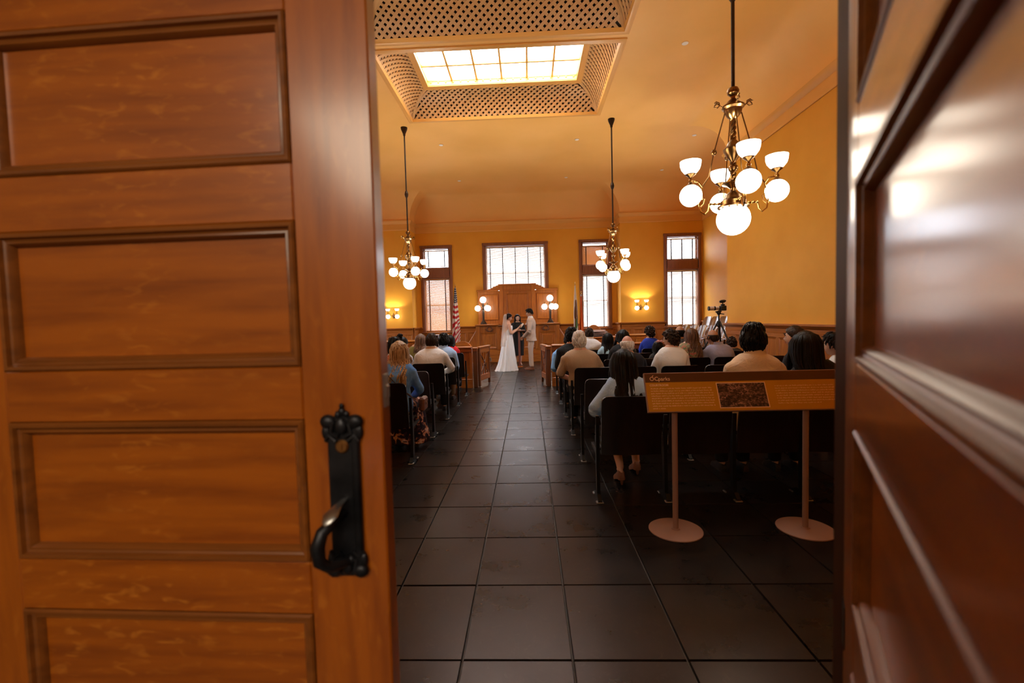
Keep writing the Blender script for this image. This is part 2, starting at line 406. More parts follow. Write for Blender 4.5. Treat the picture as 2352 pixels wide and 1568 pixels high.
# ceiling with two coffer openings, cove, cornice
def build_ceiling():
    mb = MB(); ins = inset(.95)
    prof = [(.95 * (1 - math.cos(a)), HC + (HCL - HC) * math.sin(a)) for a in [PI / 2 * i / 10 for i in range(11)]]
    sweep(mb, prof)
    xs = sorted({p[0] for p in ins} | {c for k in COFFERS for c in k[:2]}); ys = sorted({p[1] for p in ins} | {c for k in COFFERS for c in k[2:]})
    def inside(x, y):
        c = False; n = len(ins)
        for i in range(n):
            (x1, y1), (x2, y2) = ins[i], ins[(i + 1) % n]
            if (y1 > y) != (y2 > y) and x < (x2 - x1) * (y - y1) / (y2 - y1) + x1: c = not c
        return c
    for i in range(len(xs) - 1):
        for j in range(len(ys) - 1):
            x, y = (xs[i] + xs[i + 1]) / 2, (ys[j] + ys[j + 1]) / 2
            if inside(x, y) and not any(k[0] < x < k[1] and k[2] < y < k[3] for k in COFFERS):
                mb.add([(xs[i], ys[j], HCL), (xs[i + 1], ys[j], HCL), (xs[i + 1], ys[j + 1], HCL), (xs[i], ys[j + 1], HCL)], [(0, 1, 2, 3)])
    me = bpy.data.meshes.new('ceiling'); me.from_pydata(mb.v, [], mb.f)
    bm = bmesh.new(); bm.from_mesh(me); bmesh.ops.remove_doubles(bm, verts=bm.verts, dist=1e-4); bmesh.ops.recalc_face_normals(bm, faces=bm.faces); bm.to_mesh(me); bm.free()
    me.polygons.foreach_set('use_smooth', [True] * len(me.polygons)); me.set_sharp_from_angle(angle=math.radians(25)); me.materials.append(M['ceil'])
    o = link('ceiling', me); struct(o, 'coved warm yellow plaster ceiling over the courtroom', 'ceiling')
    # roof deck above keeps the daylight out except at the skylights
    mb = MB(); T = 6.9
    xs = sorted({-7.4, 6.6} | {v for k in COFFERS for v in (k[0] + .5, k[1] - .5)}); ys = sorted({.6, 17.4} | {v for k in COFFERS for v in (k[2] + .44, k[3] - .6)})
    for i in range(len(xs) - 1):
        for j in range(len(ys) - 1):
            x, y = (xs[i] + xs[i + 1]) / 2, (ys[j] + ys[j + 1]) / 2
            if not any(k[0] + .5 < x < k[1] - .5 and k[2] + .44 < y < k[3] - .6 for k in COFFERS):
                mb.box(xs[i], xs[i + 1], ys[j], ys[j + 1], T, T + .1)
    o = mb.build('roof', M['attic']); struct(o, 'dark roof deck above the ceiling', 'roof')
    mb = MB()
    sweep(mb, [(-.02, HB - .03), (.018, HB - .03), (.03, HB), (.018, HB + .03), (.015, HC - .12), (.04, HC - .1), (.06, HC - .05), (.075, HC - .02), (.075, HC + .01), (-.02, HC + .02)])
    o = mb.build('trim_1', M['trimpaint'], smooth=50); struct(o, 'painted plaster cornice band round the room', 'cornice')
build_ceiling()

def build_coffer(idx, c, sides, ins_x=.5, far=.65, near=.5, label=''):
    x0, x1, y0, y1 = c; root = empty(f'trim_{2 + idx}', ((x0 + x1) / 2, (y0 + y1) / 2, HCL)); struct(root, label, 'skylight')
    ox, oy = (x0 + x1) / 2, (y0 + y1) / 2
    rise = .40
    def prof(v): return (math.sin(v * PI / 2) ** 1.15, 1 - math.cos(v * PI / 2) ** 1.0 if False else math.sin(v * PI / 2))
    def pv(v):          # (inset fraction, height)
        a = v * PI / 2
        return 1 - math.cos(a) if False else v ** 1.25, rise * math.sin(a) ** .9
    SD = {'far': ((x0, y1), (x1, y1), far, ins_x, ins_x), 'near': ((x1, y0), (x0, y0), near, ins_x, ins_x),
          'right': ((x1, y1), (x1, y0), ins_x, far, near), 'left': ((x0, y0), (x0, y1), ins_x, near, far)}
    sh = MB()
    for nm, (a, b, d, ia, ib) in SD.items():
        a, b = Vector(a), Vector(b); L = (b - a).length; t = (b - a) / L; n = Vector((t.y, -t.x))
        def S(u, v, off=0):
            fi, h = pv(v); q = a + t * u + n * (d * fi)
            # offset outwards / upwards behind the lattice
            q = q - n * off * .7; return (q.x - ox, q.y - oy, h + off * .7)
        def rng(v): fi, _ = pv(v); return ia * fi, L - ib * fi
        # dark sheet added behind the lattice to block daylight and shade the holes
        K = 6; rings = []
        for k in range(K + 1):
            lo, hi = rng(k / K); rings.append((S(lo - .12, k / K, .12), S(hi + .12, k / K, .12)))
        for k in range(K): sh.add([rings[k][0], rings[k][1], rings[k + 1][1], rings[k + 1][0]], [(0, 1, 2, 3)])
        arc = math.hypot(d, rise) * 1.1; pitch, wd, th = .128, .058, .014
        if nm not in sides: continue
        N = int((L + 2 * arc) / pitch) + 1
        for sg in (1, -1):
            off = 0 if sg > 0 else .014
            for q in range(N + 1):
                u0 = -arc + q * pitch if sg > 0 else q * pitch
                pts = []
                for k in range(13):
                    v = k / 12; u = u0 + sg * v * arc; lo, hi = rng(v)
                    if lo - .005 <= u <= hi + .005: pts.append((u, v))
                if len(pts) < 3: continue
                mb = MB(); rs = []
                for u, v in pts:
                    hw = wd * .6
                    p = [S(u - hw, v, off), S(u + hw, v, off), S(u + hw, v, off + th), S(u - hw, v, off + th)]; rs.append(p)
                mb.loft(rs); mb.build('lattice_slat', M['lattice'], root)
    for (px_, py_, sx, sy, iy) in ((x0, y1, 1, -1, far), (x1, y1, -1, -1, far), (x0, y0, 1, 1, near), (x1, y0, -1, 1, near)):
        mb = MB(); mb.tube([(px_ - ox + sx * ins_x * pv(k / 8)[0], py_ - oy + sy * iy * pv(k / 8)[0], pv(k / 8)[1] + .012) for k in range(9)], .042, 6, flat=.5); mb.build('hip_rib', M['lattice'], root)
    o = sh.build('shade_backing', M['attic'], root)
    # mouldings: rim at the ceiling and frame round the glass
    def frame(pf, X0, X1, Y0, Y1, name, m):
        mb = MB(); rings = []
        for dd, z in pf: rings.append([(X0 - ox + dd, Y0 - oy + dd, z), (X1 - ox - dd, Y0 - oy + dd, z), (X1 - ox - dd, Y1 - oy - dd, z), (X0 - ox + dd, Y1 - oy - dd, z)])
        rings.append(rings[0]); mb.loft(rings, cap=False); return mb.build(name, m, root)
    frame([(-.09, .0), (-.09, -.02), (-.05, -.035), (0, -.03), (.01, .0), (.02, .03), (-.03, .03)], x0, x1, y0, y1, 'rim_moulding', M['trimpaint'])
    gx0, gx1, gy0, gy1 = x0 + ins_x, x1 - ins_x, y0 + near, y1 - far
    frame([(-.10, rise + .03), (-.10, rise - .01), (-.03, rise - .02), (.02, rise), (.025, rise + .03), (.012, rise + .05), (.012, rise + .52), (-.10, rise + .52)], gx0, gx1, gy0, gy1, 'glass_frame', M['trimpaint'])
    gz = rise + .13; wdt = gx1 - gx0; cols = 6; rows = [.58, .58, max(.1, gy1 - gy0 - 1.16)] if gy1 - gy0 > 1.2 else [(gy1 - gy0) / 2] * 2
    y = gy1; ycuts = [y]
    for r in rows: y -= r; ycuts.append(y)
    for k in range(cols + 1):
        x = gx0 + wdt * k / cols; mb = MB(); mb.box(x - ox - .02, x - ox + .02, gy0 - oy, gy1 - oy, gz - .03, gz + .03, .006); mb.build('glazing_bar', M['trimpaint'], root)
    for yy in ycuts:
        mb = MB(); mb.box(gx0 - ox, gx1 - ox, yy - oy - .02, yy - oy + .02, gz - .028, gz + .028, .006); mb.build('glazing_bar', M['trimpaint'], root)
    for k in range(cols):
        for j in range(len(rows)):
            mb = MB(); xa, xb = gx0 + wdt * k / cols - ox, gx0 + wdt * (k + 1) / cols - ox
            mb.box(xa + .015, xb - .015, ycuts[j + 1] - oy + .015, ycuts[j] - oy - .015, gz + .004, gz + .012); mb.build('pane', M['frost'] if idx == 0 else M['dimmed'], root)
    if idx == 0:
        for k in range(20):
            mb = MB(); x = gx0 + wdt * (k + .5) / 20 - ox
            mb.sphere((x, gy1 - oy - .012, rise + .085), (.022, .012, .022), 8, 6); mb.build('rosette', M['trimpaint'], root)
    area(((gx0 + gx1) / 2, (gy0 + gy1) / 2, HCL + rise + .45), (0, 0, 0), gx1 - gx0, gy1 - gy0, 1, portal=True)
build_coffer(0, COFFERS[0], ('far', 'left', 'right'), label='coved ceiling coffer with lattice sides and bright gridded skylight')
build_coffer(1, COFFERS[1], ('far', 'right'), label='nearer lattice ceiling coffer cut off by the top of the photo')

# floor: slab with single slate tiles near by, the rest as joints in one piece
def build_floor():
    mb = MB(); mb.box(-7.3, 6.5, -3.2, 17.3, -.12, -.012)
    fl = mb.build('floor', M['grout'], smooth=0); struct(fl, 'dark slate tile floor with a polished centre aisle', 'floor')
    rows = [.92, 1.43, 1.936, 2.505, 3.069, 3.592, 4.109, 4.624]
    while rows[-1] < 17: rows.append(rows[-1] + .515)
    cols = [-.756, -.328, .1605, .66, 1.212]
    while cols[-1] < 6.2: cols.append(cols[-1] + .5)
    while cols[0] > -7.0: cols.insert(0, cols[0] - .48)
    far = MB()
    for j in range(len(rows) - 1):
        for i in range(len(cols) - 1):
            a, b, c, d = cols[i], cols[i + 1], rows[j], rows[j + 1]; g = .0028
            xm, ym = (a + b) / 2, (c + d) / 2
            near = ym < 9.3 and -.55 * ym - .3 < xm < .68 * ym + .3 and -5.3 < xm < 4.5
            dz = R.uniform(-.0012, .0008)
            mb = MB() if near else far
            x0, x1, y0, y1 = a + g, b - g, c + g, d - g; e = .004
            if near: x0, x1, y0, y1 = x0 - xm, x1 - xm, y0 - ym, y1 - ym
            mb.add([(x0, y0, -.013), (x1, y0, -.013), (x1, y1, -.013), (x0, y1, -.013), (x0 + e, y0 + e, dz), (x1 - e, y0 + e, dz), (x1 - e, y1 - e, dz), (x0 + e, y1 - e, dz)],
                   [(4, 5, 6, 7), (0, 1, 5, 4), (1, 2, 6, 5), (2, 3, 7, 6), (3, 0, 4, 7)])
            if near:
                me = bpy.data.meshes.new('tile'); me.from_pydata(mb.v, [], mb.f); me.materials.append(M['slate'])
                o = link('tile', me, fl); o.location = (xm, ym, 0)
    me = bpy.data.meshes.new('distant_tiles'); me.from_pydata(far.v, [], far.f); me.materials.append(M['slate'])
    o = link('distant_tiles', me, fl); o['kind'] = 'stuff'
build_floor()

# corridor the camera stands in
def build_corridor():
    cm = noise_mat('corridor_paint', (.22, .13, .06), (.25, .15, .07), nscale=1, rough=.6)  # paint darkened all over to stand in for the corridor's dimness
    for nm, b, lab in (('wall_corridor_left', (-2.6, -2.4, -3.2, 1.1, 0, 3.4), 'darkened corridor wall beside the oak door'), ('wall_corridor_right', (2.0, 2.2, -3.2, 1.1, 0, 3.4), 'darkened corridor wall past the open door'),
                   ('wall_corridor_back', (-2.6, 2.2, -3.4, -3.2, 0, 3.4), 'darkened corridor wall behind the viewer')):
        mb = MB(); mb.box(*b); struct(mb.build(nm, cm, smooth=0), lab, 'wall')
    mb = MB(); mb.box(-2.6, 2.2, -3.4, 1.1, 3.2, 3.4); struct(mb.build('ceiling_corridor', M['white'], smooth=0), 'white corridor ceiling', 'ceiling')
    # wall strip between corridor and room, around the door frame
    mb = MB(); mb.box(-2.6, -1.30, .86, 1.0, 0, 3.3); mb.box(.74, 2.2, .86, 1.0, 0, 3.3); mb.box(-2.6, 2.2, .86, 1.0, 2.33, 3.3)
    struct(mb.build('wall_doorway', cm, smooth=0), 'corridor side of the doorway wall', 'wall')
build_corridor()

# ------------------------------------------------------------------ wainscot and base
def run(mb, p0, p1, prof):
    """straight length of a moulding: prof = closed (offset into room, z) polygon"""
    p0, p1 = Vector(p0), Vector(p1); d = (p1 - p0).normalized(); n = Vector((-d.y, d.x))
    rings = [[(*(p + n * o), z) for o, z in prof] for p in (p0, p1)]
    mb.loft(rings)
def frame_mat(p0, p1): return M['wood_v']
TN = [4]
def wainscot(p0, p1, label, top=1.30, pitch=.42, ends=(0, 0)):
    p0, p1 = Vector(p0), Vector(p1); L = (p1 - p0).length; d = (p1 - p0) / L; n = Vector((-d.y, d.x))
    root = empty(f'trim_{TN[0]}', (p0.x, p0.y, 0), math.atan2(d.y, d.x)); TN[0] += 1; struct(root, label, 'wainscot')
    # local frame: x along the wall, y into the room
    mb = MB(); mb.box(0, L, 0, .02, 0, top - .03); mb.build('backing_board', M['wood_v'], root)
    mb = MB(); mb.box(0, L, 0, .045, 0, .2, .008); mb.build('base_board', M['wood_h'], root)
    if top > 1.2:
        mb = MB(); run(mb, (0, 0), (L, 0), [(0, top - .17), (.04, top - .17), (.045, top - .15), (.045, top - .09), (.06, top - .075), (.085, top - .04), (.1, top - .03), (.1, top), (0, top)])
        mb.build('cap_rail', M['wood_h'], root)
        pt = top - .25
    else:
        mb = MB(); mb.box(0, L, 0, .05, top - .05, top, .008); mb.build('cap_rail', M['wood_h'], root); pt = top - .12
    N = max(1, round(L / pitch)); st = .09
    mb = MB(); mb.box(0, L, .02, .036, pt, top - .17 if top > 1.2 else top - .05, .003); mb.build('top_rail', M['wood_h'], root)
    for k in range(N + 1):
        x = L * k / N; a, b = max(0, x - st / 2), min(L, x + st / 2); mb = MB(); mb.box(a, b, .02, .036, .2, pt, .003); mb.build('stile', M['wood_v'], root)
    for k in range(N):
        a, b = L * k / N + st / 2 + .004, L * (k + 1) / N - st / 2 - .004; z0, z1 = .21, pt - .004
        if b - a < .05: continue
        mb = MB(); e = .035
        r = [[(a, .021, z0), (b, .021, z0), (b, .021, z1), (a, .021, z1)], [(a, .034, z0), (b, .034, z0), (b, .034, z1), (a, .034, z1)],
             [(a + e, .023, z0 + e), (b - e, .023, z0 + e), (b - e, .023, z1 - e), (a + e, .023, z1 - e)]]
        mb.loft(r); mb.build('panel', M['wood_v'], root, smooth=0)
wainscot((4.6, 1.12), (4.6, 10.7), 'oak wainscot along the long wall beside the seats', pitch=.44)
wainscot((6.17, 10.75), (6.17, 16.3), 'oak wainscot behind the jury seats', pitch=.55)
wainscot((6.17, 16.3), (6.06, 16.3), 'narrow strip of oak wainscot beside the pier window')
wainscot((4.86, 16.3), (3.3, 16.3), 'oak wainscot under the wall lamp beside the pier window', pitch=.36)
wainscot((3.3, 16.3), (3.3, 17.0), 'short oak wainscot on the recess return near the orange flag', pitch=.35)
wainscot((3.3, 17.0), (3.1, 17.0), 'narrow oak wainscot in the recess corner near the orange flag')
wainscot((1.95, 17.0), (1.05, 17.0), 'oak wainscot behind the white bear flag', pitch=.45)
wainscot((-1.8, 17.0), (-2.8, 17.0), 'oak wainscot between striped flag and judge bench', pitch=.5)
wainscot((-3.95, 17.0), (-4.15, 17.0), 'narrow oak wainscot in the recess corner by the radiator window')
wainscot((-4.15, 17.0), (-4.15, 16.3), 'short oak wainscot on the recess return near the radiator', pitch=.35)
wainscot((-4.15, 16.3), (-7.0, 16.3), 'oak wainscot under the wall lamp behind the bun hairstyle', pitch=.36)
wainscot((-5.44, 10.7), (-5.44, 1.12), 'oak wainscot along the wall behind the near door', pitch=.5)

# ------------------------------------------------------------------ windows with venetian blinds
WN = [1]
def window(center, rz, wd, z0, z1, label, cols=2, transom=None, up=None, low=None, cw=.09, hidden=False, mid=None):
    """origin at wall face, local x along wall (left to right seen from inside), y out through the wall.
    up/low: blind = (z bottom, z top, tilt deg, material) """
    root = empty(f'window_{WN[0]}', (*center, 0), rz); WN[0] += 1; struct(root, label, 'window')
    h = wd / 2; C, CH = M['case'], M['case']
    for s in (-1, 1):
        mb = MB(); x0, x1 = sorted((s * (h - .005), s * (h + cw))); mb.box(x0, x1, -.045, .0, z0 - .04, z1 + cw, .01); x0, x1 = sorted((s * (h - .03), s * (h + .0))); mb.box(x0, x1, -.03, .2, z0, z1, .004)
        mb.build('side_casing', C, root)
    mb = MB(); mb.box(-h - cw - .01, h + cw + .01, -.055, 0, z1 - .005, z1 + cw, .01); mb.box(-h, h, -.03, .2, z1 - .03, z1, .004); mb.build('head_casing', CH, root)
    mb = MB(); mb.box(-h - cw - .02, h + cw + .02, -.085, .2, z0 - .05, z0 - .01, .01); mb.build('window_sill', CH, root)
    parts = [(z0, z1)]
    if transom:
        mb = MB(); mb.box(-h, h, -.03, .18, transom[0], transom[1], .006); mb.box(-h, h, -.045, 0, transom[0] - .005, transom[0] + .04, .006); mb.build('transom_bar', CH, root)
        parts = [(z0, transom[0]), (transom[1], z1)]
    for q, (a, b) in enumerate(parts):
        st = .045
        mb = MB(); mb.box(-h + .03, -h + .03 + st, .10, .14, a, b); mb.box(h - .03 - st, h - .03, .10, .14, a, b); mb.box(-h, h, .10, .14, a, a + .06); mb.box(-h, h, .10, .14, b - .05, b)
        if (b - a) > 1.2 or (mid and not transom):
            m = mid if mid else (a + b) / 2; mb.box(-h, h, .095, .145, m - .025, m + .025)
        mb.build('sash', C, root)
        mb = MB(); mb.box(-h + .05, h - .05, .118, .122, a + .03, b - .03); mb.build('pane', M['glass'], root, smooth=0)
    for bl in (up, low):
        if not bl: continue
        a, b, tilt, m, tapes = bl; sp = .042; n = int((b - a) / sp); t = math.radians(tilt); mb = MB(); x0, x1 = -h + .035, h - .035
        for k in range(n):
            z = b - .05 - k * sp; c, s_ = math.cos(t) * .023, math.sin(t) * .023
            mb.add([(x0, .05 - c, z - s_), (x1, .05 - c, z - s_), (x1, .05 + c, z + s_), (x0, .05 + c, z + s_), (x0, .05 - c, z - s_ + .0025), (x1, .05 - c, z - s_ + .0025), (x1, .05 + c, z + s_ + .0025), (x0, .05 + c, z + s_ + .0025)],
                   [(0, 1, 2, 3), (4, 7, 6, 5), (0, 4, 5, 1), (2, 6, 7, 3)])
        o = mb.build('blind_slats', m, root, smooth=0); o['kind'] = 'stuff'
        mb = MB(); mb.box(x0, x1, .02, .075, b - .04, b - .002, .004); mb.build('blind_head_rail', m, root)
        mb = MB(); mb.box(x0, x1, .028, .072, a, a + .022, .004); mb.build('blind_bottom_rail', m, root)
        for tx in tapes:
            X = x0 + (x1 - x0) * tx; mb = MB(); mb.box(X - .014, X + .014, .022, .026, a, b - .03); mb.box(X - .014, X + .014, .074, .078, a, b - .03); mb.build('blind_tape', M['tape'], root, smooth=0)
    c = math.cos(rz); s = math.sin(rz); cx, cy = center
    area((cx - s * .25, cy + c * .25, (z0 + z1) / 2), (-PI / 2, 0, rz), wd, z1 - z0, 1, portal=True)
window((2.52, 17.0), 0, 1.0, 1.12, 4.28, 'tall window behind the orange flag, its upper blind lowered', transom=(3.11, 3.43), up=(3.45, 4.16, 66, M['slat'], (.15, .8)), low=(1.15, 3.08, 44, M['slat_w'], (.16, .82)))
window((-.425, 17.0), 0, 2.25, 2.0, 4.27, 'wide window above the judge bench with white blind', low=(2.05, 4.22, 52, M['slat_w'], (.07, .285, .5, .715, .93)), mid=3.25)
window((-3.375, 17.0), 0, 1.01, 1.12, 4.24, 'tall window with brown blind next to the striped flag', transom=(3.13, 3.47), up=(3.55, 4.16, 0, M['slat_w'], (.18, .82)), low=(1.15, 3.1, 56, M['slat'], (.18, .82)))
window((5.46, 16.3), 0, 1.12, 1.12, 4.28, 'tall window on the pier beside the jury seats with half open blind', transom=(3.12, 3.44), up=(3.46, 4.2, 0, M['slat_w'], (.15, .5, .85)), low=(1.15, 3.09, 46, M['slat_w'], (.15, .5, .85)))
for k, (a, b) in enumerate(RB): window((6.17, (a + b) / 2), -PI / 2, b - a, 1.15, 4.2, ('first', 'second')[k] + ' side window of the jury bay, out of sight past the wall corner', transom=(3.1, 3.4))
for k, (a, b) in enumerate(LB): window((-7.0, (a + b) / 2), PI / 2, b - a, 1.15, 4.2, ('first', 'second')[k] + ' side window of the bay hidden by the near door', transom=(3.1, 3.4))
for k, (a, b) in enumerate(LW): window((-5.44, (a + b) / 2), PI / 2, b - a, 1.15, 4.2, ('first', 'second', 'third')[k] + ' side wall window hidden by the near door, mirrored in the open door', transom=(3.1, 3.4))

# ------------------------------------------------------------------ the two oak doors and their frame
DW, DH, ST = .943, 2.26, .158
PAN = [(.255, .535), (.643, .923), (1.03, 1.315), (1.42, 1.70), (1.81, 2.09)]
def make_door(loc, rz, label, handle):
    root = empty(f'door_{1 if handle else 2}', loc, rz); struct(root, label, 'door')
    T = .045
    for a, b in ((0, ST), (DW - ST, DW)):
        mb = MB(); mb.box(a, b, 0, T, .008, DH, .003); mb.build('stile', M['door_v'], root)
    zs = [.008] + [v for p in PAN for v in p] + [DH]
    for k in range(0, len(zs), 2):
        mb = MB(); mb.box(ST, DW - ST, 0, T, zs[k], zs[k + 1], .0025); mb.build('rail', M['door_h'], root)
    for z0, z1 in PAN:
        x0, x1 = ST, DW - ST
        mb = MB(); mb.box(x0 + .002, x1 - .002, .018, .030, z0 + .002, z1 - .002); p = mb.build('panel', M['door_h'], root, smooth=0)
        mb = MB(); prof = [(0, .0), (.004, -.004), (.010, -.003), (.013, .004), (.017, .006), (.021, .005), (.025, .010), (.028, .018)]
        for sd in (1, -1):
            rings = []
            for d, y in prof:
                yy = y if sd > 0 else T - y
                rings.append([(x0 + d, yy, z0 + d), (x1 - d, yy, z0 + d), (x1 - d, yy, z1 - d), (x0 + d, yy, z1 - d)])
            mb.loft(rings, cap=False)
        mb.build('panel_moulding', M['door_mould'], p, smooth=25)
    if handle:
        # ornate black pull plate near the free edge; local x: free edge at DW
        hx = DW - .078; mb = MB()
        mb.box(hx - .031, hx + .031, -.008, .002, 1.035, 1.300, .003)
        mb.box(hx + .018, hx + .033, -.012, 0, 1.03, 1.30, .003)
        for (cz, hgt, wd, sg) in ((1.305, .045, .036, 1), (1.028, .03, .035, -1)):
            for s_ in (-1, 1):
                mb.sphere((hx + s_ * wd * .75, -.008, cz + sg * .008), (.016, .010, .014), 10, 6)
                mb.sphere((hx + s_ * wd * .9, -.006, cz - sg * .012), (.009, .007, .016), 8, 6)
                mb.tube([(hx + s_ * .03, -.01, cz + sg * .018), (hx + s_ * .016, -.012, cz + sg * .004), (hx + s_ * .02, -.011, cz - sg * .014), (hx + s_ * .006, -.012, cz - sg * .02)], .005, 6)
                mb.tube([(hx + s_ * .033, -.008, cz - sg * .03), (hx + s_ * .025, -.010, cz - sg * .018), (hx + s_ * .012, -.010, cz - sg * .03)], .004, 6)
            mb.box(hx - wd, hx + wd, -.008, 0, cz - .022, cz + .018, .004)
            mb.sphere((hx, -.010, cz), (.012, .009, .016), 10, 6)
        for dx, z, r_ in ((0, 1.332, .007), (-.008, 1.326, .006), (.009, 1.327, .0055), (0, 1.343, .0045)): mb.sphere((hx + dx, -.006, z), (r_, r_, r_ * 1.2), 8, 6)
        pl = mb.build('handle_plate', M['hard'], root)
        mb = MB(); mb.m = Matrix.Translation((hx, -.008, 1.265)) @ Matrix.Rotation(PI / 2, 4, 'X'); mb.lathe([(.0, .006), (.010, .006), (.013, .003), (.013, -.002)], 16); mb.m = Matrix.Identity(4); mb.box(hx - .0015, hx + .0015, -.016, -.0139, 1.259, 1.271); mb.build('key_cylinder', M['bronze'], pl)
        mb = MB(); mb.tube([(hx - .0, -.004, 1.162), (hx - .003, -.03, 1.158), (hx - .007, -.055, 1.148), (hx - .010, -.066, 1.139)], [.006, .008, .015, .010], 12, flat=.35); mb.build('thumb_latch', M['steel'], pl)
        mb = MB(); pts = [(hx - .002, -.004, 1.135), (hx - .012, -.03, 1.128), (hx - .026, -.052, 1.114), (hx - .032, -.060, 1.09), (hx - .030, -.058, 1.062), (hx - .018, -.046, 1.045), (hx + .0, -.02, 1.042), (hx + .008, -.004, 1.043)]
        mb.tube(pts, [.009, .010, .012, .0135, .012, .010, .009, .010], 12); mb.sphere((hx + .008, -.008, 1.043), .011, 10, 6); mb.build('pull_handle', M['hard'], pl)
        mb = MB(); mb.box(DW - .001, DW + .0025, .012, .036, 1.335, 1.40, .001); mb.box(DW - .001, DW + .006, .016, .032, 1.352, 1.378, .002); mb.build('latch_plate', M['steel'], root)
    return root
a_ = math.radians(-2)
make_door((-.2855 - DW * math.cos(a_), .86 - DW * math.sin(a_), 0), a_, 'closed oak panel door with black pull handle, filling the near side', True)
d2 = make_door((.583, .8575, 0), math.atan2(-.870, -.4924), 'open varnished oak panel door mirroring bright windows', False)
for z in (.35, .915, 2.10):
    mb = MB(); mb.lathe([(.004, -.052), (.006, -.046), (.0075, -.04), (.0075, .04), (.006, .046), (.004, .052)], 10, (-.004, .006, z)); mb.box(-.002, .03, -.0015, .0015, z - .04, z + .04); mb.build('hinge', M['iron'], d2)
JM = oak('jamb_oak', (.022, .006, .0012), (.04, .011, .002), (.055, .02, .004), 'Z', .35, fl=.1)
def door_frame():
    root = empty('trim_20', (0, 0, 0)); struct(root, 'oak door frame around the double doorway', 'door frame')
    mb = MB(); mb.box(.590, .742, .864, .900, 0, 2.30, .003); mb.build('jamb', JM, root)
    mb = MB(); mb.box(-1.38, -1.236, .87, .93, 0, 2.30, .003); mb.build('jamb', M['wood_dark'], root)
    mb = MB(); mb.box(-1.38, .742, .864, .93, 2.285, 2.37, .003); mb.build('head_jamb', M['wood_dark'], root)
door_frame()

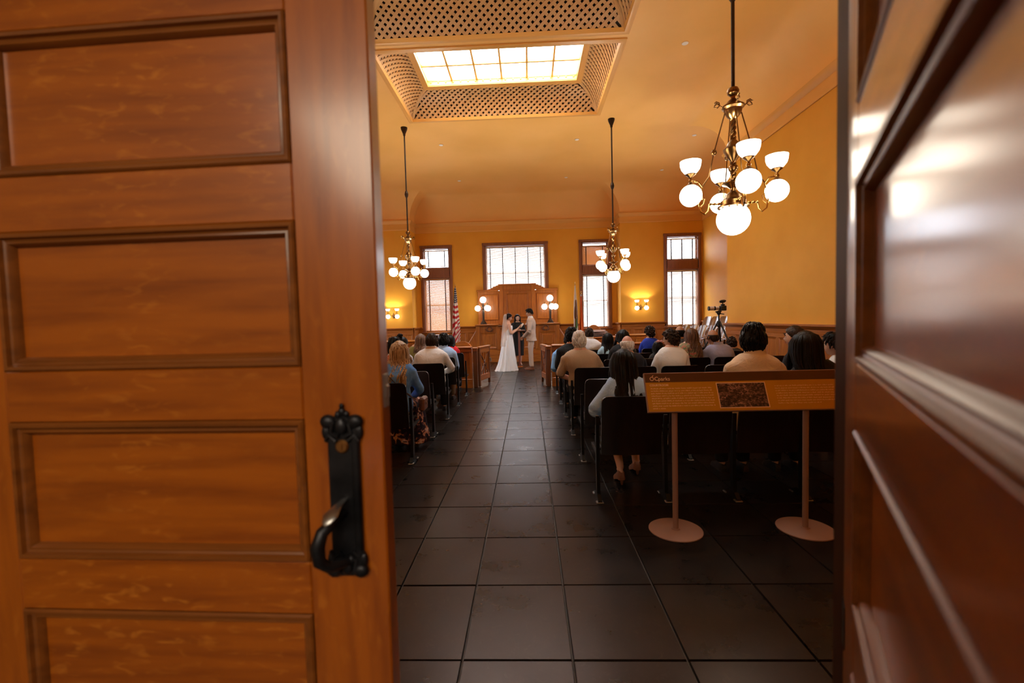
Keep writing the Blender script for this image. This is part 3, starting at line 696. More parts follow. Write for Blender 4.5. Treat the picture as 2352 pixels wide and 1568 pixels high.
# ------------------------------------------------------------------ judge bench
def build_bench():
    root = empty('judge_bench', (-.38, 16.16, 0)); tag(root, 'tall oak judge bench with stepped back panel behind the couple', 'judge bench')
    V, Hm = M['wood_v'], M['wood_h']
    def bx(name, *b, m=V, bev=.006):
        mb = MB(); mb.box(*b, bev); return mb.build(name, m, root)
    W = 1.46
    bx('body', -W, W, .02, .78, 0, 1.30)
    # base steps
    bx('plinth', -W - .03, W + .03, -.03, .02, 0, .25, m=Hm); bx('base_moulding', -W - .02, W + .02, -.015, .02, .25, .43, m=Hm, bev=.012)
    for s in (-1, 1):
        bx('desk_top', *(sorted((s * .66, s * (W + .06)))), -.05, .8, 1.30, 1.36, m=Hm, bev=.015)
        for x in (s * (W - .04), s * .68): bx('pilaster', x - .07, x + .07, -.02, .02, .43, 1.30, bev=.01)
        fx0, fx1 = sorted((s * .76, s * (W - .12)))
        mb = MB(); e = .05
        mb.loft([[(fx0, .02, .5), (fx1, .02, .5), (fx1, .02, 1.06), (fx0, .02, 1.06)], [(fx0, -.005, .5), (fx1, -.005, .5), (fx1, -.005, 1.06), (fx0, -.005, 1.06)], [(fx0 + e, .012, .5 + e), (fx1 - e, .012, .5 + e), (fx1 - e, .012, 1.06 - e), (fx0 + e, .012, 1.06 - e)], [(fx0 + 2 * e, .012, .5 + 2 * e), (fx1 - 2 * e, .012, .5 + 2 * e), (fx1 - 2 * e, .012, 1.06 - 2 * e), (fx0 + 2 * e, .012, 1.06 - 2 * e)], [(fx0 + 2.4 * e, -.004, .5 + 2.4 * e), (fx1 - 2.4 * e, -.004, .5 + 2.4 * e), (fx1 - 2.4 * e, -.004, 1.06 - 2.4 * e), (fx0 + 2.4 * e, -.004, 1.06 - 2.4 * e)]])
        mb.build('front_panel', V, root, smooth=0)
        # carved wreath
        mb = MB(); cx = s * 1.0; cz = 1.19
        mb.tube([(cx + .085 * math.cos(a), .01, cz + .075 * math.sin(a)) for a in [2 * PI * i / 20 for i in range(20)]], .018, 6, closed=True)
        for i in range(14):
            a = PI * .15 + 2 * PI * i / 14; mb.sphere((cx + .095 * math.cos(a), -.006, cz + .083 * math.sin(a)), (.018, .012, .013), 6, 4)
        for q in (-1, 1): mb.tube([(cx + q * .03, 0, cz - .09), (cx + q * .09, -.004, cz - .075), (cx + q * .14, 0, cz - .03), (cx + q * .16, 0, cz + .02)], [.01, .014, .012, .006], 6)
        mb.build('carved_wreath', M['wood_dark'], root)
        # sloping side wing
        mb = MB(); poly = [(s * W, 0), (s * (W + .55), 0), (s * (W + .55), .40)]
        for i in range(7): t = i / 6; poly.append((s * (W + .50 - .50 * t), .46 + .70 * t ** 1.25))
        if s < 0: poly = poly[::-1]
        mb.prism(poly, .10, .16, 'Y'); mb.build('side_wing', V, root)
        mb = MB(); mb.tube([(s * (W + .50 - .50 * i / 6), .13, .475 + .70 * (i / 6) ** 1.25) for i in range(7)], .03, 8); mb.build('wing_rail', Hm, root)
    # centre: lower writing shelf with dark edge, recessed panels
    bx('centre_top', -.70, .70, -.09, .8, 1.27, 1.315, m=M['wood_dark'], bev=.012)
    bx('centre_moulding', -.68, .68, -.04, .02, 1.20, 1.27, m=Hm, bev=.012)
    for k in range(3):
        x0, x1 = -.62 + k * .42, -.62 + k * .42 + .38; e = .04
        mb = MB(); mb.loft([[(x0, .02, .5), (x1, .02, .5), (x1, .02, 1.12), (x0, .02, 1.12)], [(x0, 0, .5), (x1, 0, .5), (x1, 0, 1.12), (x0, 0, 1.12)], [(x0 + e, .014, .5 + e), (x1 - e, .014, .5 + e), (x1 - e, .014, 1.12 - e), (x0 + e, .014, 1.12 - e)]])
        mb.build('front_panel', V, root, smooth=0)
    # back panel (reredos) near the wall
    y0, y1 = .70, .82
    bx('back_board', -1.44, 1.44, y0, y1, 1.30, 2.58)
    bx('centre_board', -.64, .64, y0 - .04, y1, 1.30, 2.78)
    bx('crown_moulding', -.70, .70, y0 - .09, y1, 2.76, 2.82, m=Hm, bev=.015)
    for s in (-1, 1):
        a, b = sorted((s * .70, s * 1.50)); bx('side_crown', a, b, y0 - .06, y1, 2.56, 2.62, m=Hm, bev=.014)
        # scrolled shoulder between side crown and centre
        poly = [(s * .64, 2.60), (s * 1.12, 2.60), (s * 1.05, 2.64), (s * .96, 2.67), (s * .90, 2.705), (s * .86, 2.74), (s * .80, 2.745), (s * .76, 2.77), (s * .64, 2.79)]
        if s < 0: poly = poly[::-1]
        mb = MB(); mb.prism(poly, y0 - .03, y1, 'Y'); mb.build('shoulder_scroll', Hm, root)
        bx('corner_stile', *sorted((s * 1.36, s * 1.46)), y0 - .03, y1, 1.30, 2.56)
        bx('centre_pilaster', *sorted((s * .52, s * .645)), y0 - .06, y0, 1.30, 2.76)
        x0, x1 = sorted((s * .72, s * 1.32)); e = .03
        mb = MB(); mb.loft([[(x0, y0, 1.52), (x1, y0, 1.52), (x1, y0, 2.44), (x0, y0, 2.44)], [(x0, y0 - .04, 1.52), (x1, y0 - .04, 1.52), (x1, y0 - .04, 2.44), (x0, y0 - .04, 2.44)], [(x0 + e, y0 - .006, 1.52 + e), (x1 - e, y0 - .006, 1.52 + e), (x1 - e, y0 - .006, 2.44 - e), (x0 + e, y0 - .006, 2.44 - e)]])
        mb.build('back_panel', V, root, smooth=0)
    x0, x1, y_ = -.40, .40, y0 - .04; e = .035
    mb = MB(); mb.loft([[(x0, y_, 1.6), (x1, y_, 1.6), (x1, y_, 2.46), (x0, y_, 2.46)], [(x0, y_ - .045, 1.6), (x1, y_ - .045, 1.6), (x1, y_ - .045, 2.46), (x0, y_ - .045, 2.46)], [(x0 + e, y_ - .006, 1.6 + e), (x1 - e, y_ - .006, 1.6 + e), (x1 - e, y_ - .006, 2.46 - e), (x0 + e, y_ - .006, 2.46 - e)]])
    mb.build('back_panel', V, root, smooth=0)
    bx('frieze_moulding', -.52, .52, y0 - .075, y0, 2.55, 2.60, m=Hm, bev=.01)
    bx('lower_moulding', -.52, .52, y0 - .065, y0, 1.46, 1.51, m=Hm, bev=.01)
build_bench()

# ------------------------------------------------------------------ lamps
def me_globe(r): return MB().sphere((0, 0, 0), r, 24, 14).mesh('globe', M['globe'], 80)
def me_shade(r, h):
    mb = MB(); mb.lathe([(r * .45, -h * .5), (r * .62, -h * .42), (r * .86, -h * .15), (r * .97, h * .15), (r, h * .5), (r * .95, h * .5), (r * .9, h * .15), (r * .8, -h * .12), (r * .5, -h * .38)], 24)
    return mb.mesh('shade', M['shade'], 60)
G20, G29, G23, G16 = me_globe(.104), me_globe(.152), me_globe(.115), me_globe(.075)
S19, S15 = me_shade(.098, .115), me_shade(.075, .075)
BULB = MB().sphere((0, 0, 0), (.022, .022, .03), 10, 6).mesh('bulb', M['bulb'], 80); BULB2 = MB().sphere((0, 0, 0), (.011, .011, .016), 10, 6).mesh('bulb', M['bulb'], 80)
B = M['brass']
def make_chandelier(loc, rot, label):
    # loc = centre of the big bottom globe
    root = empty('chandelier', loc, rot); tag(root, label, 'chandelier', 'ceiling chandeliers')
    z0 = loc[2]; top = HCL - z0
    mb = MB(); mb.tube([(0, 0, 1.13), (0, 0, top - .06)], .017, 10); mb.build('rod', M['rod'], root)
    mb = MB(); mb.lathe([(.02, top - .20), (.03, top - .17), (.03, top - .15), (.05, top - .10), (.075, top - .04), (.08, top)], 18); mb.build('canopy', M['rod'], root)
    mb = MB(); mb.lathe([(.017, 2.02), (.035, 2.05), (.045, 2.10), (.035, 2.15), (.03, 2.17), (.017, 2.19)], 16); mb.build('rod_knob', M['rod'], root)
    mb = MB(); mb.lathe([(.012, .93), (.05, .96), (.075, 1.00), (.08, 1.03), (.10, 1.045), (.10, 1.06), (.07, 1.08), (.045, 1.11), (.02, 1.13), (.022, 1.15), (.05, 1.175), (.055, 1.20), (.045, 1.225), (.02, 1.24)], 20); mb.build('crown', B, root)
    mb = MB(); n = 40
    for q in range(3):
        mb.tube([(.017 * math.cos(i * .8 + q * 2.1), .017 * math.sin(i * .8 + q * 2.1), .20 + .74 * i / n) for i in range(n + 1)], .013, 5)
    mb.build('twisted_stem', B, root)
    mb = MB(); mb.lathe([(.02, .54), (.05, .58), (.085, .64), (.09, .66), (.06, .69), (.055, .71), (.03, .74), (.018, .76)], 18); mb.sphere((0, 0, .48), (.045, .045, .04), 14, 8); mb.build('vase', B, root)
    mb = MB(); mb.lathe([(.02, .245), (.03, .29), (.06, .315), (.10, .33), (.10, .338), (.06, .328), (.02, .33)], 20); mb.build('dish', B, root)
    mb = MB(); mb.lathe([(.09, .085), (.10, .10), (.10, .105), (.14, .11), (.14, .125), (.115, .135), (.115, .17), (.10, .18), (.085, .20), (.07, .235), (.03, .26), (.02, .27)], 24)
    for i in range(10):
        a = 2 * PI * i / 10; mb.tube([(.11 * math.cos(a), .11 * math.sin(a), .115), (.10 * math.cos(a), .10 * math.sin(a), .09), (.085 * math.cos(a), .085 * math.sin(a), .075)], .010, 6)
    mb.build('gallery', B, root)
    g = link('main_globe', G29, root)
    for k in range(4):
        a = k * PI / 2; c, s = math.cos(a), math.sin(a); Rr = .39
        def P(r, z, t=0): return (c * r - s * t, s * r + c * t, z)
        mb = MB()
        mb.tube([P(.10, .15), P(.16, .15), P(.22, .155)], .009, 8)
        for q in (.13, .17, .21): mb.sphere(P(q, .152), .014, 8, 6)
        mb.tube([P(.22, .155), P(.23, .09), P(.26, .06), P(.30, .09), P(.315, .16), P(.30, .26), P(.28, .32), P(.32, .375), P(.37, .38), P(Rr, .375)], .007, 7)
        mb.tube([P(.305, .13), P(.27, .16), P(.26, .21), P(.28, .23), P(.285, .20)], .005, 6)
        mb.tube([P(Rr, .345), P(Rr, .385), P(Rr, .44)], [.016, .012, .009], 10); mb.sphere(P(Rr, .385), .022, 10, 6)
        ar = mb.build('arm', M['brass2'], root)
        mb = MB(); x, y, _ = P(Rr, 0)
        mb.lathe([(.044, .338), (.044, .345), (.02, .365), (.012, .38)], 14, (x, y, 0)); mb.lathe([(.012, .41), (.02, .425), (.05, .445), (.05, .452), (.015, .44)], 14, (x, y, 0)); mb.build('fitter', B, ar)
        o = link('globe', G20, ar); o.location = P(Rr, .245)
        o = link('shade', S19, ar); o.location = P(Rr, .515)
        o = link('bulb', BULB, ar); o.location = P(Rr, .505)
        mb = MB(); mb.tube([P(.075, 1.0), P(.175, .64), P(.22, .42), P(.28, .33)], .006, 6); mb.sphere(P(.175, .64), (.026, .026, .03), 10, 6); mb.build('hanging_rod', B, root)
        mb = MB(); pts = [P(.09 + .07 * t * .8, 1.05 + .05 * t) for t in (0, .5, 1)] + [P(.15 + .03 * math.cos(b), 1.085 + .03 * math.sin(b)) for b in (.5, 1.5, 2.5, 3.5, 4.5, 5.5)] + [P(.15 + .012, 1.085), P(.15, 1.09)]
        mb.tube(pts, .006, 6); mb.build('scroll', B, root)
    return root
make_chandelier((1.995, 4.5, 2.41), math.radians(-96), 'nearest brass chandelier with lit globes hanging over the seats by the sign')
make_chandelier((2.046, 10.9, 2.465), math.radians(-60), 'small distant brass chandelier in front of the orange flag window')
make_chandelier((-2.824, 10.9, 2.442), math.radians(-54), 'small distant brass chandelier in front of the striped flag window')
make_chandelier((-2.85, 4.5, 2.42), math.radians(-66), 'brass chandelier over the bride side seats, hidden from view by the near door')

def make_table_lamp(loc, rz, angs, label):
    root = empty('bench_lamp', loc, rz); tag(root, label, 'lamp', 'globe lamps on the judge bench')
    mb = MB(); mb.lathe([(.12, 0), (.12, .03), (.10, .035), (.095, .07), (.05, .12), (.045, .14)], 20); mb.build('base', M['rod'], root)
    mb = MB(); mb.lathe([(.045, .14), (.04, .16), (.042, .5), (.036, .52), (.05, .54), (.03, .56), (.02, .6), (.04, .63), (.05, .66), (.03, .69), (.018, .71), (.03, .74), (.045, .76), (.02, .77)], 18); mb.build('column', M['rod'], root)
    o = link('top_globe', G23, root); o.location = (0, 0, .875)
    for a in angs:
        c, s = math.cos(a), math.sin(a); r = .20
        mb = MB(); mb.tube([(c * .03, s * .03, .64), (c * .08, s * .08, .66), (c * .13, s * .13, .72), (c * .18, s * .18, .73), (c * r, s * r, .70), (c * r, s * r, .67)], .008, 7); mb.lathe([(.035, .66), (.03, .68), (.012, .70), (.008, .78)], 12, (c * r, s * r, 0)); ar = mb.build('arm', B, root)
        o = link('globe', G20, ar); o.location = (c * r, s * r, .575)
    return root
make_table_lamp((-1.60, 16.33, 1.36), 0, [math.radians(d) for d in (180, -40, 35)], 'globe lamp on the bench corner behind the bride')
make_table_lamp((.795, 16.33, 1.36), 0, [math.radians(d) for d in (180, -75, 15)], 'globe lamp on the bench corner behind the groom')

def make_sconce(loc, label):
    root = empty('wall_lamp', loc); tag(root, label, 'wall lamp', 'brass wall lamps')
    mb = MB(); mb.sphere((0, 0, 0), (.06, .03, .08), 14, 8); mb.sphere((0, -.03, .0), .035, 10, 6); mb.tube([(0, -.03, .03), (0, -.04, .09), (0, -.035, .13)], [.016, .012, .005], 8); mb.tube([(0, -.03, -.03), (0, -.035, -.08)], [.016, .006], 8); mb.build('back_plate', B, root)
    for s in (-1, 1):
        x = s * .165; mb = MB()
        mb.tube([(s * .02, -.05, 0), (s * .07, -.10, .02), (s * .10, -.14, .10), (s * .14, -.16, .12), (x, -.16, .10)], .009, 7)
        mb.tube([(x, -.16, .06), (x, -.16, .17)], .010, 8); mb.lathe([(.03, .052), (.03, .06), (.012, .08)], 12, (x, -.16, 0)); mb.lathe([(.01, .165), (.035, .178), (.035, .185)], 12, (x, -.16, 0)); ar = mb.build('arm', B, root)
        o = link('globe', G16, ar); o.location = (x, -.16, -.015)
        o = link('shade', S15, ar); o.location = (x, -.16, .222)
        o = link('bulb', BULB2, ar); o.location = (x, -.16, .215)
    return root
make_sconce((3.98, 16.26, 1.81), 'brass wall lamp with four lit glasses beside the pier window')
make_sconce((-4.83, 16.26, 1.735), 'brass wall lamp with four lit glasses above the bun hairstyle')

# ceiling downlight discs
for i, (x, y, lab) in enumerate([(2.77, 8.04, 'largest pale disc on the ceiling, between coffer and near chandelier'), (-2.16, 12.04, 'pale ceiling disc past the coffer on the striped flag side'), (1.37, 12.03, 'pale ceiling disc beside the middle chandelier rod'), (4.37, 12.06, 'pale ceiling disc inside the cove arch by the near chandelier'), (-2.15, 15.11, 'tiny pale ceiling disc above the striped flag window'), (1.35, 15.17, 'tiny pale ceiling disc above the white bear flag'), (4.33, 14.77, 'tiny pale ceiling disc above the far pier wall lamp')]):
    root = empty('ceiling_disc', (x, y, HCL)); tag(root, lab, 'ceiling disc', 'pale discs in the ceiling')
    mb = MB(); mb.lathe([(.055, 0), (.055, -.006), (.048, -.012), (.0, -.013)], 20); mb.build('cover', M['white'], root)
    mb = MB(); mb.lathe([(.062, .001), (.062, -.004), (.055, -.005)], 20); mb.build('ring', M['trimpaint'], root)

# ------------------------------------------------------------------ wainscot below the far windows, radiator
for a, b, lab in ((3.1, 1.95, 'low oak panelling under the orange flag window'), (-2.8, -3.95, 'low oak panelling under the window with the radiator')):
    wainscot((a, 17.0), (b, 17.0), lab, top=1.04, pitch=.4)
wainscot((6.06, 16.3), (4.86, 16.3), 'low oak panelling under the pier window', top=1.04, pitch=.4)
def build_radiator():
    root = empty('radiator', (-3.33, 16.80, 0)); tag(root, 'dark cast iron radiator under the window beside the striped flag', 'radiator')
    for k in range(9):
        x = -.32 + k * .08; mb = MB()
        mb.tube([(x, -.05, .10), (x, -.05, .92), (x, -.03, .98), (x, .03, .98), (x, .05, .92), (x, .05, .10), (x, .03, .06), (x, -.03, .06)], .024, 8, closed=True); mb.build('column', M['ironfoot'] if k % 2 == 0 else M['iron'], root)
    for x in (-.30, .30):
        mb = MB(); mb.box(x - .03, x + .03, -.05, .05, 0, .08, .006); mb.build('foot', M['iron'], root)
    mb = MB(); mb.box(-.36, .36, -.07, .07, 1.0, 1.02, .004); mb.build('top_shelf', M['white'], root)
build_radiator()

# ------------------------------------------------------------------ auditorium seats
SP = .55
def seat_meshes():
    W, T = .245, .024
    def back():
        XS = [-W, -W + .006, -W + .015, -W + .03, -W + .05, -.12, -.06, 0, .06, .12, W - .05, W - .03, W - .015, W - .006, W]
        mb = MB(); nx, nz = 15, 6; F = []; Bk = []
        for i in range(nx):
            x = XS[i]; q = abs(x) - (W - .05); dz = .05 - math.sqrt(max(0, .05 ** 2 - q * q)) if q > 0 else 0
            bow = -.022 * (1 - (x / W) ** 2); cf = []; cb = []
            for j in range(nz):
                z = .37 + (.865 - dz - .37) * j / (nz - 1); y = .015 - .085 * ((z - .37) / .5) ** 1.3
                cf.append((x, y + bow + T / 2, z)); cb.append((x, y + bow - T / 2, z))
            F.append(cf); Bk.append(cb)
        vs = [p for c in F for p in c] + [p for c in Bk for p in c]; o = nx * nz; fs = []
        for i in range(nx - 1):
            for j in range(nz - 1):
                a = i * nz + j; b = a + nz; fs += [(a, b, b + 1, a + 1), (o + a, o + a + 1, o + b + 1, o + b)]
        for i in range(nx - 1):
            a = i * nz; b = a + nz; fs.append((a, o + a, o + b, b)); a += nz - 1; b += nz - 1; fs.append((a, b, o + b, o + a))
        for j in range(nz - 1):
            a = j; fs.append((a, a + 1, o + a + 1, o + a)); a = (nx - 1) * nz + j; fs.append((a, o + a, o + a + 1, a + 1))
        return mb.add(vs, fs).mesh('backrest', M['seat'], 50)
    def seat():
        mb = MB(); n = 8; r = [[], []]; rings = []
        for i in range(n + 1):
            t = i / n; y = .03 + .39 * t; z = .415 + .03 * math.sin(t * PI * .9) * .6 + .012 * t - (.03 * max(0, t - .85) / .15)
            rings.append([(-.235, y, z - .02), (.235, y, z - .02), (.235, y, z), (0, y, z - .012), (-.235, y, z)])
        return mb.loft(rings).mesh('seat', M['seat'], 50)
    def leg():
        mb = MB(); poly = [(-.03, .05), (.03, .05), (.035, .30), (.045, .40), (.02, .55), (-.01, .70), (-.03, .70), (-.02, .5), (-.015, .3)]
        mb.prism(poly, -.014, .014, 'X'); mb.prism([(-.10, .0), (.14, .0), (.14, .02), (.05, .06), (-.05, .06), (-.10, .02)], -.016, .016, 'X')
        mb.prism([(.0, .36), (.30, .38), (.30, .40), (.0, .41)], -.010, .010, 'X')
        return mb.mesh('leg', M['iron'], 30)
    def foot():
        mb = MB(); mb.box(-.029, .029, -.025, .025, 0, .012, .004); mb.lathe([(.012, .012), (.012, .018), (.006, .022), (0, .022)], 8); return mb.mesh('foot_plate', M['ironfoot'], 30)
    def hinge():
        mb = MB(); mb.box(-.02, .02, -.02, .03, -.02, .02, .005); mb.tube([(-.025, 0, 0), (.025, 0, 0)], .012, 8); return mb.mesh('seat_bracket', M['iron'], 30)
    return back(), seat(), leg(), foot(), hinge()
SB, SS, SL, SF, SH = seat_meshes()
def seat_proto(sides):
    root = empty('auditorium_seat'); link('backrest', SB, root); link('seat', SS, root)
    for sx in sides:
        l = link('leg', SL, root); l.location = (sx * SP / 2, 0, 0)
        for y in (-.08, .12): f = link('foot_plate', SF, l); f.location = (0, y, 0)
    for sx in (-1, 1): h = link('seat_bracket', SH, root); h.location = (sx * (SP / 2 - .052), .04, .41)
    return root
ROWS = [3.72, 4.79, 5.88, 6.96, 8.03, 9.10]
RNAME = ['nearest row, behind the sign', 'second row from the sign', 'third row from the sign', 'fourth row from the sign', 'fifth row from the sign', 'row next to the bar rail']
LNAME = ['', 'nearest visible row', 'second visible row', 'third visible row', 'fourth visible row', 'row next to the bar rail']
ORD = ['aisle seat', 'second seat from aisle', 'third seat from aisle', 'fourth seat from aisle', 'fifth seat from aisle', 'sixth seat from aisle']
PROTO = {'R': seat_proto((-1,)), 'RE': seat_proto((-1, 1)), 'L': seat_proto((1,)), 'LE': seat_proto((-1, 1))}
first = {}
def put_seat(kind, x, y, label, group):
    if kind not in first: o = PROTO[kind]; o.location = (x, y, 0); first[kind] = 1
    else: o = dup(PROTO[kind], (x, y, 0))
    tag(o, label, 'seat', group)
for i, n in enumerate([4, 6, 6, 6, 6, 6]):
    for k in range(n): put_seat('RE' if k == n - 1 else 'R', .82 + SP * k, ROWS[i], f'dark theatre seat, groom side, {RNAME[i]}, {ORD[k]}', 'theatre seats on the groom side')
for i, n in ((1, 1), (2, 2), (3, 3), (4, 3), (5, 4)):
    for k in range(n): put_seat('LE' if k == n - 1 else 'L', -1.55 - SP * k, ROWS[i], f'dark theatre seat, bride side, {LNAME[i]}, {ORD[k]}', 'theatre seats on the bride side')

# ------------------------------------------------------------------ interpretive sign
def text_mesh(s, size, m, bold=.0, spacing=1.0):
    c = bpy.data.curves.new('txt', 'FONT'); c.body = s; c.size = size; c.offset = bold; c.space_character = spacing; c.resolution_u = 3
    o = bpy.data.objects.new('txt', c); COL.objects.link(o); dg = bpy.context.evaluated_depsgraph_get()
    me = bpy.data.meshes.new_from_object(o.evaluated_get(dg)); bpy.data.objects.remove(o); bpy.data.curves.remove(c)
    me.materials.clear(); me.materials.append(m); return me
def build_sign():
    root = empty('information_sign', (1.437, 3.15, 0)); tag(root, 'low brown and ochre information sign on two round-footed posts', 'sign')
    pm = mat('sign_metal', (.30, .17, .13), .55, metal=.1); hd = mat('sign_header', (.085, .028, .007), .5); oc = noise_mat('sign_ochre', (.52, .245, .006), (.57, .27, .008), nscale=2, rough=.45)
    ink = mat('sign_ink', (.88, .60, .40), .6)
    V = Vector((0, .4313, .902)); N = Vector((0, -.902, .4313)); L = .278; W = 1.296; O = Vector((-.648, -.10, .855))
    base = Matrix((Vector((1, 0, 0)), V, N)).transposed().to_4x4(); base.translation = O
    def lay(mb, name, m, sm=0): mb2 = mb; o = mb2.build(name, m, root, smooth=sm); o.matrix_local = base; return o
    mb = MB(); mb.box(0, W, 0, L, -.022, 0, .002); lay(mb, 'board', pm)
    mb = MB(); mb.box(.006, W - .006, .006, .75 * L, 0, .0012); lay(mb, 'text_field', oc)
    mb = MB(); mb.box(.006, W - .006, .75 * L, L - .006, 0, .0014); lay(mb, 'header_band', hd)
    z = .002
    # logo: O with a leaf, then Cparks
    mb = MB(); n = 24; cx, cy = .052, .845 * L; vs = []; fs = []
    for i in range(n):
        a = 2 * PI * i / n; vs += [(cx + .0145 * math.cos(a), cy + .0145 * math.sin(a), z), (cx + .0098 * math.cos(a), cy + .0098 * math.sin(a), z)]
    for i in range(n): j = (i + 1) % n; fs.append((2 * i, 2 * j, 2 * j + 1, 2 * i + 1))
    mb.add(vs, fs); mb.add([(cx + .002, cy + .014, z), (cx + .010, cy + .018, z), (cx + .014, cy + .027, z), (cx + .006, cy + .023, z)], [(0, 1, 2, 3)])
    lay(mb, 'logo_mark', ink)
    for s_, x, sz, b in (('C', .0685, .040, .0006), ('parks', .0945, .037, .0004)):
        o = link('logo_lettering', text_mesh(s_, sz, ink, b), root); o.matrix_local = base @ Matrix.Translation((x, cy - .0135, z))
    o = link('heading_lettering', text_mesh('COURTROOM', .0195, ink, .0006), root); o.matrix_local = base @ Matrix.Translation((.032, .655 * L, z))
    # body text: too small to read in the photograph, set as word-length strokes
    rr = random.Random(3)
    def para(x0, x1, v0, v1, n, last):
        mb = MB(); lh = .0062
        for k in range(n):
            v = v0 + (v1 - v0) * k / (n - 1); x = x0; e = x1 if k < n - 1 else x0 + (x1 - x0) * last
            while x < e - .008:
                wl = min(rr.choice((.008, .014, .02, .026, .034)), e - x); q = x
                while q < x + wl - .002:
                    g = rr.uniform(.0022, .0035); hh = lh * rr.choice((.62, .62, .62, 1.0)); y = v * L - (rr.choice((0, 0, 0, .0018)))
                    mb.add([(q, y, z), (q + g, y, z), (q + g, y + hh, z), (q, y + hh, z)], [(0, 1, 2, 3)]); q += g + .0008
                x += wl + .0045
        o = lay(mb, 'body_text', ink); o['kind'] = 'stuff'
    para(.035, .452, .585, .085, 9, .20); para(.865, 1.255, .60, .17, 8, .72)
    # collage print
    x0, x1, y0, y1 = .478, .806, .075 * L, .715 * L
    mb = MB(); mb.box(x0, x1, y0, y1, .001, .0022); lay(mb, 'print_border', ink)
    cm = mat('sepia_collage', (.15, .07, .055), .5); t = NT(cm); v = t.coord((9, 14, 1)); vo = t.n('ShaderNodeTexVoronoi', Scale=1.1); vo.distance = 'CHEBYCHEV'; t.l(v, vo.inputs['Vector'])
    nz = t.n('ShaderNodeTexNoise', Scale=5, Detail=6, Distortion=1.2); t.l(v, nz.inputs['Vector'])
    c1 = t.ramp(nz.outputs[0], [(.36, (.03, .010, .008)), (.5, (.11, .05, .042)), (.64, (.55, .31, .26))])
    c2 = t.ramp(vo.outputs['Color'], [(.1, (.25, .2, .2)), (.9, (1.0, 1.0, 1.0))])
    t.l(t.mix(1.0, c1, c2, 'MULTIPLY'), t.p.inputs['Base Color'])
    mb = MB(); mb.box(x0 + .006, x1 - .006, y0 + .006, y1 - .006, .002, .0026); lay(mb, 'collage_print', cm)
    for x in (-.443, .443):
        mb = MB(); mb.lathe([(.019, .012), (.019, .955)], 18, (x, .0, 0)); mb.box(x - .02, x + .02, -.055, .012, .905, .945, .004); p = mb.build('post', pm, root)
        mb = MB(); mb.lathe([(.178, 0), (.181, .003), (.181, .009), (.176, .012), (.03, .012), (.026, .02), (.0, .02)], 48, (x, 0, 0)); mb.build('base_disc', pm, p)
build_sign()

# ------------------------------------------------------------------ bar rail and gates
def build_bar(x0, x1, label):
    root = empty('bar_rail', (x0, 10.10, 0)); tag(root, label, 'railing'); L = x1 - x0
    mb = MB(); mb.box(0, L, -.09, .09, .885, .93, .014); mb.build('cap_rail', M['wood_h'], root)
    mb = MB(); mb.box(0, L, -.06, .06, .80, .885, .008); mb.build('frieze', M['wood_h'], root)
    mb = MB(); mb.box(0, L, -.055, .055, 0, .20, .006); mb.build('base_board', M['wood_h'], root)
    n = max(2, round(L / .62))
    for k in range(n + 1):
        x = L * k / n; a, b = max(0, x - .06), min(L, x + .06); mb = MB(); mb.box(a, b, -.05, .05, .2, .80, .004); mb.build('stile', M['wood_v'], root)
    for k in range(n):
        a, b = L * k / n + .06, L * (k + 1) / n - .06; mb = MB(); mb.box(a, b, -.03, .03, .2, .80); mb.build('panel', M['wood_v'], root, smooth=0)
    return root
build_bar(-5.30, -1.27, 'oak bar rail in front of the court on the bride side')
build_bar(.50, 3.35, 'oak bar rail in front of the court on the groom side')
def build_post(x, y, label):
    root = empty('gate_post', (x, y, 0)); tag(root, label, 'post', 'gate posts')
    mb = MB(); mb.box(-.045, .045, -.05, .05, 0, .86, .008); mb.build('shaft', M['wood_dark'], root)
    mb = MB(); mb.box(-.06, .06, -.065, .065, .86, .905, .012); mb.box(-.05, .05, -.055, .055, .82, .86, .008); mb.build('capital', M['wood_h'], root)
build_post(-1.20, 10.10, 'square oak gate post on the bride side of the aisle')
build_post(.43, 10.10, 'square oak gate post on the groom side of the aisle')
def build_gate(p0, p1, label):
    p0, p1 = Vector(p0), Vector(p1); d = p1 - p0; L = d.length; root = empty('bar_gate', (*p0, 0), math.atan2(d.y, d.x)); tag(root, label, 'gate', 'swing gates of the bar rail')
    mb = MB(); mb.box(0, L, -.035, .035, .87, .91, .01); mb.box(.02, L - .02, -.022, .022, .76, .87, .006); mb.build('top_rail', M['wood_h'], root)
    mb = MB(); mb.box(.03, L - .03, -.022, .022, .13, .26, .006); mb.build('bottom_rail', M['wood_h'], root)
    for x in (.02, L - .08): mb = MB(); mb.box(x, x + .06, -.024, .024, .012, .87, .005); mb.build('stile', M['wood_dark'], root)
    for k in range(4):
        x = .08 + (L - .16) * (k + .5) / 4; mb = MB(); mb.box(x - .012, x + .012, -.012, .012, .26, .76); mb.build('baluster', M['wood_v'], root)
    for s in (0, 1):
        mb = MB(); a, b = (.08, L - .08) if s else (L - .08, .08); mb.tube([(a, 0, .27), (a + (b - a) * .25, 0, .36), (a + (b - a) * .5, 0, .52), (a + (b - a) * .75, 0, .67), (b, 0, .75)], .016, 6); mb.build('curved_brace', M['wood_dark'], root)
    mb = MB(); mb.tube([(L - .07, -.025, .52), (L - .07, -.06, .53), (L - .07, -.06, .60), (L - .07, -.025, .61)], .012, 8); mb.build('handle', M['steel'], root)
build_gate((-1.145, 10.20), (-.95, 10.90), 'open oak swing gate on the bride side of the aisle')
build_gate((.40, 10.20), (.30, 10.80), 'open oak swing gate on the groom side of the aisle')

